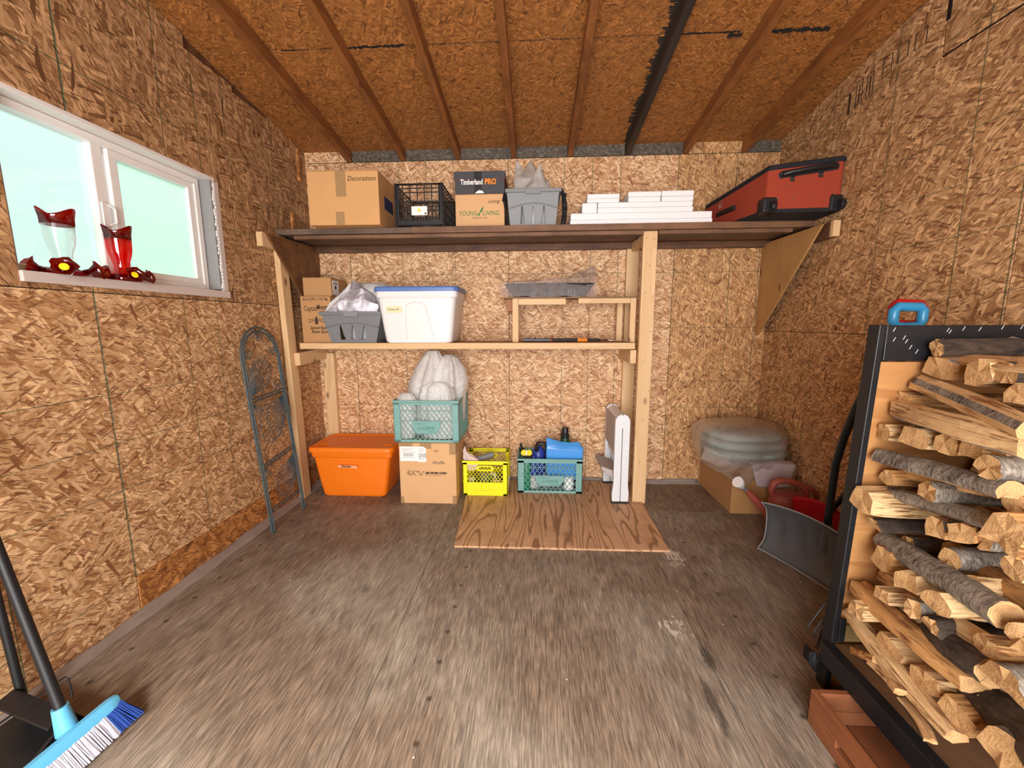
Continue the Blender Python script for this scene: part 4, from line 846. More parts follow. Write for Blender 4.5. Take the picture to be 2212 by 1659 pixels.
# tray in clear bag, rod on riser
r = empty('tray', (.10, 2.87, 1.433), 'black ribbed tray wrapped in clear plastic bag on the raised pine shelf', 'tray')
b = MB(); b.loft([flat(rrect(.50, .16, .03, 4, 0, .05), .004), flat(rrect(.60, .21, .04, 4, 0, .05), .075), flat(rrect(.62, .22, .04, 4, 0, .05), .09), flat(rrect(.60, .20, .04, 4, 0, .05), .09), flat(rrect(.52, .15, .03, 4, 0, .05), .03)]); b.build('tray_body', plain('charcoal_tray', '#1e1f22', .45), r, smooth=35)
b = MB()
for x in (-.13, -.115, -.10, .0, .012, .024, .13, .15, .17): b.box(x - .003, x + .003, -.052, -.035, .0, .03 + .02 * (x > .1))
b.build('rib', BLACKP, r)
sheet('wrap', [[(-.32, -.05, .005), (-.1, -.062, .003), (.1, -.062, .003), (.31, -.05, .0)], [(-.34, -.055, .06), (-.1, -.068, .05), (.1, -.068, .05), (.325, -.055, .05)], [(-.31, -.06, .10), (-.1, -.06, .105), (.1, -.05, .12), (.32, -.04, .13)], [(-.28, .04, .105), (-.1, .04, .11), (.15, .03, .15), (.32, .03, .215)]], 44, 24, POLY, amp=.01, seed=4, fr=12, parent=r, solid=0)
r = empty('extension_pole', (.12, 2.87, 1.1385), 'black telescopic pole with an orange collar lying beneath the raised shelf', 'pole')
for nm, x0, x1, rr, m in (('grip', -.20, -.005, .013, GREYSH), ('collar_ring', -.005, .004, .0125, RED_FAB), ('tube', .004, .181, .0115, BLACKP), ('collar', .181, .248, .0135, ORANGE_INK), ('tip', .248, .34, .010, BLACKP)):
    MB().tube([(x0, 0, 0), (x1, 0, 0)], rr, 12).build(nm, m, r, smooth=40)
MB().tube([(.34, 0, 0), (.375, 0, .002), (.38, .01, 0), (.40, .0, -.002), (.45, .0, -.006)], [.009, .007, .008, .004, .002], 8).build('wire_end', SILVER, r, smooth=True)

# contents of the crates on the floor
def bottle(name, loc, prof, mat, label, cap=None, capm=None, sx=1, sy=1, rz=0):
    r = empty(name, loc, label, 'bottle', rz); MB().lathe(prof, (0, 0, 0), 24, sx=sx, sy=sy).build('bottle_body', mat, r, smooth=35)
    if cap: MB().lathe(cap, (0, 0, 0), 18).build('cap', capm, r, smooth=35)
    return r
bottle('bottle', (.24, 3.05, .025), [(.045, 0), (.05, .01), (.05, .27), (.047, .30), (.038, .335), (.032, .355)], DKGREEN, 'tall dark green bottle with black cap behind the blue package', [(.033, .356), (.033, .385), (.026, .39), (.026, .43), (.022, .437)], BLACKP)
bottle('jug', (-.055, 2.90, .025), [(.03, 0), (.034, .01), (.034, .20), (.02, .225), (.018, .24)], GREENJ, 'green bottle at left side inside the teal crate of bottles', [(.018, .24), (.018, .255)], BLACKP)
bottle('bottle', (.035, 3.00, .025), [(.05, 0), (.055, .01), (.055, .22), (.045, .27), (.02, .30), (.018, .32)], BLUEB, 'blue bottle with black handle next to the blue package', [(.018, .321), (.018, .335)], BLACKP)
o = MB((.055, 2.98, .31)).tube([(.02, 2.96, .30), (.025, 2.95, .345), (.05, 2.95, .362), (.085, 2.955, .36), (.10, 2.96, .33), (.10, 2.965, .29)], .016, 10).build('pump_handle', BLACKP, None, smooth=True); o.location = (.055, 2.98, .31); tag(o, 'thick black plastic handle lying over the blue bottle', 'handle')
bottle('bottle', (.0, 2.93, .025), [(.025, 0), (.03, .01), (.03, .20), (.012, .24), (.011, .25)], BLUEB, 'slim blue and white bottle between yellow dial and blue bottle')
r = empty('spray_gauge', (-.055, 2.905, .286), 'yellow twin dial gauge with black lever in the teal crate', 'gauge')
for sx in (-1, 1): o = MB().lathe([(.02, -.008), (.023, -.004), (.023, .006), (.018, .010)], (0, 0, 0), 18).build('dial', YGAUGE, r, smooth=35); o.rotation_euler = (pi / 2, 0, 0); o.location = (sx * .019, 0, .018)
MB().box(-.004, .004, -.014, -.008, .0, .04).build('bar', PAPERW, r); MB().beam((-.03, .01, .03), (-.045, .02, .085), .014, .014).build('lever', BLACKP, r, bevel=.003)
r = empty('blue_package', (.22, 2.93, .10), 'bright blue flat plastic package standing inside the teal crate', 'package', rot=(rad(3), 0, rad(-2)))
MB().loft([flat([(-.125, -.018), (.14, -.018), (.14, .022), (-.125, .022)], 0), flat([(-.128, -.03), (.142, -.03), (.142, .03), (-.128, .03)], .12), flat([(-.128, -.026), (.142, -.026), (.142, .028), (-.128, .028)], .245)]).build('pouch', BLUEPK, r, bevel=.01, seg=3)
sheet('folded_flap', [[(-.128, -.032, .235), (0, -.034, .235), (.142, -.032, .225)], [(-.125, -.02, .275), (0, -.015, .262), (.142, -.02, .25)], [(-.128, .01, .322), (-.02, .01, .285), (.11, .01, .285)]], 16, 10, BLUEPK, amp=.005, seed=3, fr=14, parent=r, solid=.001)
for k, (x, y, z, s, m, lb) in enumerate(((.0, 2.92, .03, .04, MIXEDW, 'pale plastic container at bottom of teal crate of bottles'), (.09, 2.93, .03, .035, FOIL, 'silvery wrapped item at bottom of teal crate of bottles'), (.26, 2.9, .028, .038, PAPERW, 'white round container low in teal crate beside black item'), (.315, 2.95, .028, .03, BLACKP, 'black can at right end inside the teal crate of bottles'))):
    o = MB((x, y, z)).lathe([(s * .8, 0), (s, .01), (s, .09), (s * .7, .10)], (x, y, z), 16).build('container', m, None, smooth=35); o.location = (x, y, z); tag(o, lb, 'container')
# yellow crate contents
sheet('crumpled_paper', [[(-.50, 2.80, .20), (-.45, 2.80, .2), (-.40, 2.81, .2)], [(-.515, 2.82, .29), (-.46, 2.81, .30), (-.40, 2.82, .27)], [(-.50, 2.83, .375), (-.485, 2.83, .33), (-.42, 2.84, .285)]], 22, 22, plain('pinkish_paper', '#d9c3bb', .8), 'crumpled pinkish paper poking out of left side of yellow crate', 'paper', .012, 5, 16)
r = empty('spray_can', (-.37, 2.89, .27), 'grey cylinder lying on top inside the yellow crate', 'can', rot=(0, rad(78), rad(20))); MB().tube([(0, 0, -.07), (0, 0, .07)], .022, 16).build('can_body', plain('can_grey', '#7d7f80', .4), r, smooth=40)
for k in range(9):
    x, y, z = -.46 + .03 * k, 2.87 + .02 * (k % 3), .055 + .03 * (k % 2); o = MB((x, y, z)).box(x - .022, x + .022, y - .03, y + .03, z - .03, z + .05 + .03 * rng.random()).build('small_item', (MIXEDW, BLACKP, PAPERW, GREYP, DKGREEN, MIXEDW, CREAM, BLACKP, MIXEDW)[k], None, bevel=.006); o.location = (x, y, z); o.rotation_euler = (.1 * (k % 3), .15 * (k % 2), .3 * k)
    tag(o, 'small jumbled household item seen through the mesh of the yellow crate', 'item', 'small items inside the yellow crate')

# loose plywood sheet on the floor
o = MB((0, 2.1, .0005)).prism([(-.448, 2.108, .0005), (.752, 2.118, .0005), (.762, 3.10, .0005), (-.52, 3.12, .0005)], (0, 0, .0122)).build('plywood_offcut', [PLYTOP], None, bevel=.0015); o.location = (0, 2.1, .0005)
tag(o, 'loose plywood sheet with bold wavy grain lying on floor under the crates', 'plywood')
for ob in bpy.data.objects:
    if ob.name.startswith('storage_shelf'): pass

# step stool
r = empty('step_stool', (.6, 2.70, .0135), 'folded white plastic step stool with grey tread leaning by right post', 'step stool')
def leg(y0, y1):
    for sx in (-1, 1):
        pr = [(sx * .002, .0), (sx * .056, .0), (sx * .058, .06), (sx * .05, .12), (sx * .05, .56), (sx * .047, .585), (sx * .035, .607), (sx * .018, .618), (sx * .002, .62)]
        if sx > 0: pr = pr[::-1]
        MB().prism([(x, y0, z + .012) for x, z in pr], (0, y1 - y0, 0)).build('leg', STOOLW, r, bevel=.004)
        MB().box(min(sx * .002, sx * .06), max(sx * .002, sx * .06), y0 - .002, y1 + .002, 0, .014).build('rubber_foot', BLACKP, r, bevel=.003)
leg(0, .028); leg(.365, .393)
MB().tube([(0, -.001, .58), (0, .394, .58)], .044, 20).build('pivot_bar', STOOLW, r, smooth=40)
MB().box(-.05, -.036, .028, .365, .36, .60).build('top_tread', STOOLG, r, bevel=.006)
MB().hexa([(-.125, .06, .222), (-.0, .06, .12), (-.0, .35, .12), (-.125, .35, .222), (-.125, .06, .245), (.0, .06, .20), (.0, .35, .20), (-.125, .35, .245)]).build('lower_tread', STOOLG, r, bevel=.004)
MB().box(-.03, .045, .03, .36, .30, .335).build('cross_bar', STOOLW, r, bevel=.005)

# cushions in bag
def cushion(z, rx, ry, h, lb, dx=0, tilt=0):
    c = (1.445 + dx, 2.83, z); rings = []
    for f, k in ((.5, 0), (.9, .06), (1, .3), (1, .48), (1.01, .5), (1, .52), (1, .7), (.9, .94), (.5, 1.0)):
        rings.append([(f * rx * (abs(cos(a * pi / 18)) ** .7) * (1 if cos(a * pi / 18) > 0 else -1), f * ry * (abs(sin(a * pi / 18)) ** .7) * (1 if sin(a * pi / 18) > 0 else -1), k * h + noise.noise(Vector((a, k * 3, z * 9))) * .004) for a in range(36)])
    o = MB().loft(rings).build('cushion', CUSH, None, smooth=True); o.location = c; o.rotation_euler = (0, tilt, .1); tag(o, lb, 'cushion', 'grey seat cushions in the clear bag'); return o
cushion(.36, .262, .23, .055, 'lower grey seat cushion of the bagged pair in right corner'); cushion(.418, .258, .228, .055, 'middle grey seat cushion of the bagged stack in right corner', -.01, .02)
cushion(.474, .235, .21, .05, 'top grey seat cushion of the bagged stack in right corner', -.015, .02)
r = bpy.data.objects.new('tmp', None)
blob('plastic_bag', (1.435, 2.83, .335), .285, .245, [(.97, -.01), (1.0, .03), (1.03, .08), (1.03, .14), (1.0, .185), (.86, .225), (.5, .245), (.15, .25)], POLYB, 'clear plastic bag wrapped around the grey cushions on corner box', 'bag', 6, 60, .012, 7, fold=.12)
sheet('bag_skirt', [[(1.13, 2.66, .43), (1.26, 2.575, .40), (1.42, 2.57, .37), (1.55, 2.58, .37)], [(1.10, 2.65, .36), (1.27, 2.57, .32), (1.42, 2.585, .28), (1.52, 2.59, .30)], [(1.12, 2.68, .33), (1.30, 2.58, .24), (1.40, 2.59, .21), (1.44, 2.595, .26)]], 36, 22, POLYB, 'loose clear plastic hanging from cushion bag over corner box edge', 'plastic sheet', .02, 7, 9, solid=0)
sheet('towel', [[(1.40, 2.64, .352), (1.55, 2.64, .355), (1.69, 2.65, .355)], [(1.405, 2.598, .345), (1.55, 2.598, .345), (1.685, 2.60, .345)], [(1.43, 2.592, .27), (1.55, 2.592, .265), (1.665, 2.595, .27)], [(1.45, 2.590, .205), (1.55, 2.59, .20), (1.66, 2.593, .20)]], 18, 20, TOWEL, 'folded pinkish towel draped over front of corner box', 'towel', .005, 3, 8, solid=.006)
b = MB((1.40, 2.61, .50))
for k in range(34):
    x = 1.40 + rng.gauss(0, .07); y = 2.80 + rng.gauss(0, .05); b.tube([(x, y, .532), (x + rng.uniform(-.04, .04), y + rng.uniform(-.02, .02), .538), (x + rng.uniform(-.05, .05), y + rng.uniform(-.03, .03), .533)], .0016, 5)
o = b.build('mesh_netting', plain('netting', '#5c4c3c', .8), None); o.location = (1.40, 2.61, .50); tag(o, 'scribble of brown netting string on top of bagged cushions', 'netting', kind='stuff')

# watering can
r = empty('watering_can', (1.55, 2.42, 0), 'terracotta plastic watering can with white rose on floor before corner box', 'watering can')
b = MB(); n = 28
prof = [(.10, 0), (.108, .01), (.118, .10), (.115, .19), (.104, .215)]
b.loft([[(.001 + rx * cos(2 * pi * j / n), rx * .62 * sin(2 * pi * j / n), z) for j in range(n)] for rx, z in prof]); b.build('can_body', TERRA, r, smooth=40)
b = MB(); b.loft([[(rx * cos(2 * pi * j / n), rx * .62 * sin(2 * pi * j / n), z) for j in range(n)] for rx, z in ((.104, .215), (.108, .22), (.104, .226), (.06, .23))]); b.build('shoulder', TERRA, r, smooth=40)
b = MB(); b.tube([(-.095, 0, .205), (-.108, 0, .25), (-.095, 0, .295), (-.06, 0, .31), (.0, 0, .305), (.06, 0, .285), (.095, 0, .25), (.10, 0, .21)], [.016, .018, .02, .02, .018, .018, .017, .016], 12); b.tube([(.07, 0, .275), (.12, 0, .262), (.155, 0, .235), (.165, 0, .19), (.15, 0, .13), (.112, 0, .08)], [.014, .016, .016, .015, .014, .013], 12); b.build('handle', TERRA, r, smooth=True)
b = MB(); b.tube([(-.08, 0, .06), (-.13, -.0, .12), (-.20, -.0, .19), (-.255, .0, .245)], [.042, .032, .022, .015], 14); b.build('spout', TERRA, r, smooth=True)
b = MB(); b.tube([(-.25, 0, .24), (-.285, 0, .268)], [.0135, .014], 12); b.build('spout_neck', plain('grey_neck', '#6d6a70', .4), r, smooth=True)
b = MB(); b.tube([(-.283, -.002, .264), (-.30, -.01, .285), (-.312, -.016, .298), (-.322, -.02, .305)], [.014, .026, .034, .034], 20); b.build('rose', plain('white_rose', '#e4e2e0', .5), r, smooth=40)

# red shovel + black snow shovel
def scoop(c, w_, h_, mat, edge, r, curve=.09, ribs=0, name='blade', lean=0.):
    """Concave blade: u across (local x), v up (local z); hollow side faces -y."""
    NU, NV = 24, 14; vs = []
    for j in range(NV + 1):
        v = j / NV
        for i in range(NU + 1):
            u = i / NU * 2 - 1; x = u * w_ / 2 * (1 - .05 * v)
            y = curve * (1 - (2 * v - 1) ** 2) * .75 + .0 * v + curve * .25 * (1 - u * u)
            if ribs:
                k = abs(math.sin(u * pi * ribs)); y -= .026 * (k ** 4) * max(0, sin(pi * min(max((v - .15) / .7, 0), 1)))
            z = v * h_ * (1 - .10 * u * u * (v > .5))
            vs.append((c[0] + x, c[1] + y + lean * v, c[2] + z))
    m = MB().add(vs, [(j * (NU + 1) + i, j * (NU + 1) + i + 1, (j + 1) * (NU + 1) + i + 1, (j + 1) * (NU + 1) + i) for j in range(NV) for i in range(NU)])
    o = m.build(name, mat, r, smooth=True, solid=.004)
    e = MB(); e.tube([Vector(vs[i]) + Vector((0, -.001, -.001)) for i in range(NU + 1)], .0035, 6); e.tube([vs[NV * (NU + 1) + i] for i in range(NU + 1)], .003, 6); e.tube([vs[j * (NU + 1)] for j in range(NV + 1)], .003, 6); e.tube([vs[j * (NU + 1) + NU] for j in range(NV + 1)], .003, 6); e.build('blade_edge', edge, r)
    return o
def dgrip(r, c, m, w_=.115, h_=.10, name='grip', rr=.016):
    pts = [(-w_ * .36, 0, 0), (-w_ / 2, 0, h_ * .3), (-w_ / 2, 0, h_ * .85), (-w_ * .38, 0, h_), (w_ * .38, 0, h_), (w_ / 2, 0, h_ * .85), (w_ / 2, 0, h_ * .3), (w_ * .36, 0, 0)]
    MB().tube([Vector(c) + Vector(p) for p in pts], rr, 12, closed=True).build(name, m, r, smooth=True)

def at(u, v, ax, val):
    d = RM @ Vector(((u - 1106) / F, 1, (829.5 - v) / F)); return EYE + d * ((val - EYE['xyz'.index(ax)]) / d['xyz'.index(ax)])
def local(r):
    m = (Matrix.Translation(r.location) @ r.rotation_euler.to_matrix().to_4x4()).inverted(); return lambda p: m @ Vector(p)
r = empty('snow_shovel', (1.335, 1.93, .008), 'black snow shovel with ribbed blade and curved black shaft running behind the firewood rack', 'shovel', rot=(rad(0), 0, rad(-72)))
scoop((.02, 0, 0), .56, .31, GREYSH, LIGHTEDGE, r, .095, ribs=2.5, lean=-.02)
Lc = local(r)
sp = [at(1783, 1160, 'y', 1.93), at(1788, 1130, 'y', 1.90), at(1797, 1060, 'y', 1.86), at(1806, 1000, 'y', 1.82), at(1825, 940, 'y', 1.75), at(1848, 885, 'y', 1.68), at(1890, 800, 'y', 1.60), at(1940, 730, 'y', 1.54), at(1958, 700, 'y', 1.52)]
b = MB(); b.tube([Lc(p) for p in sp], .016, 12); b.build('shaft', plain('dark_steel_tube', '#2a3138', .35, .4), r, smooth=True)
b = MB(); b.tube([Lc(sp[0] + Vector((.0, .0, -.06))), Lc(sp[1])], [.030, .021], 12); b.build('shaft_socket', GREYSH, r, smooth=True)
g0 = empty('tmp', (0, 0, 0), 'x', 'x'); bpy.data.objects.remove(g0)
def grip_at(r, Lc, c, m, w_, h_, tilt=0., rr=.016):
    c = Vector(c); pts = [(-w_ * .36, 0, 0), (-w_ / 2, 0, h_ * .3), (-w_ / 2, 0, h_ * .8), (-w_ * .38, 0, h_), (w_ * .38, 0, h_), (w_ / 2, 0, h_ * .8), (w_ / 2, 0, h_ * .3), (w_ * .36, 0, 0)]
    R2 = Matrix.Rotation(tilt, 3, 'Y'); MB().tube([Lc(c + R2 @ Vector(p)) for p in pts], rr, 12, closed=True).build('grip', m, r, smooth=True)['label'] = 'coloured D shaped grip'
grip_at(r, Lc, at(1958, 705, 'y', 1.52), BLUEH, .098, .068)
r = empty('red_shovel', (1.50, 2.14, .03), 'red plastic shovel standing between watering can and snow shovel blade', 'shovel', rot=(rad(-8), 0, rad(-62)))
scoop((0, 0, 0), .26, .27, REDP, REDP, r, .05)
Lc = local(r)
b = MB(); b.tube([Lc((1.56, 2.10, .27)), Lc((1.60, 1.95, .55)), Lc((1.52, 1.75, .95)), Lc(at(1950, 705, 'y', 1.60))], .014, 10).build('shaft', BLACKM, r, smooth=True)
grip_at(r, Lc, at(1955, 700, 'y', 1.60), REDP, .105, .075, .05)
r = empty('garden_rake', (1.13, 1.42, 0), 'thin black rake tines sticking out on floor beside foot of the rack post', 'rake')
b = MB((1.13, 1.42, 0))
for (a, c) in (((1787, 1297), (1746, 1352)), ((1779, 1335), (1757, 1366)), ((1776, 1348), (1762, 1372)), ((1775, 1362), (1764, 1392)), ((1774, 1370), (1768, 1396))):
    p, q = at(*a, 'y', 1.36), at(*c, 'y', 1.36); b.tube([p + Vector((.03, 0, .02)), p, q, q + Vector((-.002, 0, -.012))], .0022, 6)
b.build('tines', BLACKM, r); MB((1.13, 1.42, 0)).tube([(1.12, 1.36, .16), (1.2, 1.5, .7), (1.3, 1.6, 1.1)], .011, 8).build('rake_handle', BLACKW, r)

# ------------------------------------------------------------------ firewood rack
r = empty('firewood_rack', (1.02, 1.29, 0), 'black framed plywood backed rack stacked with split firewood along the right wall', 'rack'); O = (1.02, 1.29, 0)
MB(O).hexa([(1.002, 1.282, 0), (1.022, 1.282, 0), (1.022, 1.325, 0), (1.002, 1.325, 0), (1.032, 1.282, 1.247), (1.053, 1.282, 1.247), (1.053, 1.325, 1.247), (1.032, 1.325, 1.247)]).build('post', BLACKW, r, bevel=.003)
MB(O).box(1.054, 1.70, 1.283, 1.32, 1.138, 1.245).build('top_beam', BLACKW, r, bevel=.003)
MB(O).hexa([(1.024, 1.30, .115), (1.70, 1.30, .115), (1.70, 1.316, .115), (1.024, 1.316, .115), (1.052, 1.30, 1.134), (1.70, 1.30, 1.134), (1.70, 1.316, 1.134), (1.052, 1.316, 1.134)]).build('back_panel', PLYRACK, r, bevel=.001)
MB(O).hexa([(1.024, 1.302, 0), (1.70, 1.302, 0), (1.70, 1.318, 0), (1.024, 1.318, 0), (1.024, 1.302, .113), (1.70, 1.302, .113), (1.70, 1.318, .113), (1.024, 1.318, .113)]).build('back_panel', PLYRACK, r)
MB(O).box(1.04, 1.50, 1.287, 1.299, .185, .245).build('back_batten', wood('greenish_batten', '#8d7548', '#6b5632', 0), r, bevel=.002)
MB(O).hexa([(.975, .30, .118), (1.012, .30, .118), (1.012, 1.284, .118), (.975, 1.284, .118), (.975, .30, .185), (1.012, .30, .185), (1.012, 1.284, .185), (.975, 1.284, .185)]).build('bottom_rail', BLACKW, r, bevel=.003)
MB(O).box(1.013, 1.16, .30, 1.284, .160, .180).build('floor_board', RACKBOARD, r, bevel=.003)
MB(O).box(1.163, 1.70, .30, 1.284, .160, .180).build('floor_board', RACKBOARD, r, bevel=.003)
MB(O).box(1.66, 1.70, .30, .34, 0, 1.247).box(1.66, 1.70, .3, 1.28, 1.20, 1.245).build('far_frame', BLACKW, r, bevel=.003)
b = MB(O); b.box(1.024, 1.045, 1.276, 1.284, .19, .275); b.box(.975, .984, 1.29, 1.36, .06, .11); b.prism([(.975, 1.288, .06), (.975, 1.30, .06), (.955, 1.30, .085), (.955, 1.30, .12), (.975, 1.30, .13), (.975, 1.288, .13)], (0, .01, 0)); b.build('corner_bracket', BLACKM, r, bevel=.002)
sc = MB(O)
for k in range(16):
    x, z = rng.uniform(1.07, 1.45), rng.uniform(1.15, 1.235); sc.beam((x, 1.2825, z), (x + .006, 1.2825, z + .012), .0012, .0008, up=(0, 1, 0))
sc.build('paint_chips', PAPERW, r)

# logs
def logmats():
    def wd(name, a, b_, rough=.75):
        t = NT(name); o = t.obj(); rnd = t.n('ObjectInfo', out=5)
        o2 = t.n('VectorMath', {0: o, 1: t.n('CombineXYZ', {0: t.math('MULTIPLY', rnd, 5.), 1: t.math('MULTIPLY', rnd, 3.), 2: t.math('MULTIPLY', rnd, 9.)})}, operation='ADD')
        f = t.noise(t.mapping(o2, scale=(1, .05, 1)), 150, 4, .65); g_ = t.noise(t.mapping(o2, scale=(1, .3, 1)), 16, 4, .6, .8)
        c = t.ramp(t.math('ADD', t.math('MULTIPLY', f, .55), t.math('MULTIPLY', g_, .45)), [(.41, lin(b_)), (.49, lin(a)), (.58, tuple(min(1, x * 1.2) for x in lin(a)[:3]) + (1,))])
        c = t.mix(t.math('MULTIPLY', t.ramp(t.noise(o2, 7, 3), [(.5, (0, 0, 0)), (.75, (1, 1, 1))]), .5), c, lin('#9a5f30'))
        return t.done(t.bsdf(c, rough, 0, t.bump(f, .7, .003)))
    def bark(name, a, b_, streak):
        t = NT(name); o = t.obj(); rnd = t.n('ObjectInfo', out=5)
        o2 = t.n('VectorMath', {0: o, 1: t.n('CombineXYZ', {0: t.math('MULTIPLY', rnd, 5.), 1: t.math('MULTIPLY', rnd, 3.), 2: 0.})}, operation='ADD')
        f = t.noise(t.mapping(o2, scale=streak), 60, 5, .7, .6); g_ = t.noise(o2, 9, 4, .6)
        c = t.ramp(t.math('ADD', t.math('MULTIPLY', f, .6), t.math('MULTIPLY', g_, .4)), [(.36, lin('#241d18')), (.45, lin(b_)), (.6, lin(a))])
        return t.done(t.bsdf(c, .85, 0, t.bump(f, 1., .006)))
    def endg(name):
        t = NT(name); o = t.obj(); l = t.n('VectorMath', {0: t.mapping(o, scale=(1, 0, 1))}, operation='LENGTH', out=1)
        nz = t.noise(o, 40, 3); rr = t.math('FRACT', t.math('ADD', t.math('MULTIPLY', l, 160.), t.math('MULTIPLY', nz, 2.)))
        c = t.mix(t.math('MULTIPLY', rr, .5), lin('#cfa672'), lin('#94673c')); c = t.mix(t.math('MULTIPLY', t.ramp(nz, [(.5, (0, 0, 0)), (.7, (1, 1, 1))]), .4), c, lin('#7c4a22'))
        return t.done(t.bsdf(c, .8, 0, t.bump(t.noise(o, 120, 4), .8, .003)))
    return (wd('split_wood', '#dab786', '#80592f'), wd('split_wood_orange', '#c9985f', '#7c4c26'), bark('grey_birch_bark', '#b4aa9d', '#776c61', (1, 2.2, 1)), bark('dark_bark', '#5a4a3e', '#382c24', (1, .35, 1)), endg('log_end'))
WL, WO, BG, BD, EN = logmats()
logn = [0]
def log(p, q, w_, h_, style, label, group=None, roll=0.):
    p, q = Vector(p), Vector(q); d = q - p; L = d.length; logn[0] += 1; sd = logn[0]; R_ = random.Random(sd)
    # local frame: y along the log
    if style in ('birch', 'dark', 'halfdark', 'halfbirch'): n = 14
    else: n = 10
    if style in ('birch', 'dark'): pts = [(cos(2 * pi * j / n), sin(2 * pi * j / n)) for j in range(n)]; bark = [1] * n
    elif style in ('halfdark', 'halfbirch'):
        pts = [(cos(pi * j / 9), sin(pi * j / 9) * 1.3 - .5) for j in range(10)] + [(-.55, -.55), (-.1, -.6), (.3, -.52), (.7, -.55)]; bark = [1] * 9 + [0] * 5
    else:
        k = R_.choice((0, 1, 2))
        if k == 0: pts = [(-1, -.8), (-.3, -.95), (.5, -.85), (1, -.6), (.95, .1), (.85, .7), (.2, .95), (-.4, .85), (-.9, .7), (-1, 0)]
        elif k == 1: pts = [(-1, -.5), (-.4, -.9), (.4, -1), (1, -.7), (1, 0), (.6, .6), (.1, 1), (-.4, .8), (-.8, .45), (-1, 0)]
        else: pts = [(-1, -.9), (-.2, -.8), (.5, -.9), (1, -.9), (1, -.1), (.9, .8), (.3, .8), (-.3, .95), (-.85, .6), (-1, 0)]
        bark = [0] * n
        if style != 'plank' and R_.random() < .45: bark[R_.randrange(n)] = 1; bark[R_.randrange(3)] = 1
    N = 9; m = MB(); bend = R_.uniform(-.012, .012); tw = R_.uniform(-.25, .25); rings = []
    for i in range(N + 1):
        t_ = i / N; tp = 1 - .12 * abs(t_ - .5) + R_.uniform(-.03, .03); ring_ = []; a = roll + tw * t_
        for j, (x, z) in enumerate(pts):
            x2, z2 = x * w_ / 2 * tp, z * h_ / 2 * tp; nn = noise.noise(Vector((x * 2.3 + sd, t_ * 5, z * 2.3))) * .14 + noise.noise(Vector((x * 7 + sd, t_ * 14, z * 7))) * .06
            x2 *= 1 + nn; z2 *= 1 + nn; x3, z3 = x2 * cos(a) - z2 * sin(a), x2 * sin(a) + z2 * cos(a)
            yy = t_ * L + (noise.noise(Vector((x * 3, z * 3, sd))) * .014 if i in (0, N) else 0)
            ring_.append((x3 + bend * sin(pi * t_), yy, z3))
        rings.append(ring_)
    vs = [v for r_ in rings for v in r_]; n = len(pts)
    bm_ = 3 if 'dark' in style else 2
    if style == 'split_dark': bm_ = 3
    base = 1 if style == 'orange' or label.startswith('long orange brown') else 0
    for i in range(N):
        for j in range(n):
            m.mi.append(bm_ if bark[j] else base); m.f.append((i * n + j, i * n + (j + 1) % n, (i + 1) * n + (j + 1) % n, (i + 1) * n + j))
    m.v = vs; b0 = len(m.v)
    for k_, r_ in ((0, rings[0]), (1, rings[-1])):
        b0 = len(m.v); c = sum((Vector(v) for v in r_), Vector()) / n; m.v += [tuple(v) for v in r_] + [tuple(c)]
        for j in range(n):
            f = (b0 + j, b0 + (j + 1) % n, b0 + n); m.f.append(f if k_ else f[::-1]); m.mi.append(4)
    o = m.build('firewood_log', [WL, WO, BG, BD, EN], None, smooth=28 if style in ('birch', 'dark', 'halfdark', 'halfbirch') else False)
    y = d.normalized(); x = y.cross(Vector((0, 0, 1))).normalized(); z = x.cross(y)
    o.matrix_world = Matrix(((x.x, y.x, z.x, p.x), (x.y, y.y, z.y, p.y), (x.z, y.z, z.z, p.z), (0, 0, 0, 1)))
    return tag(o, label, 'log', group or 'firewood stacked in the black rack')
def A(u, v, y): return at(u, v, 'y', y)
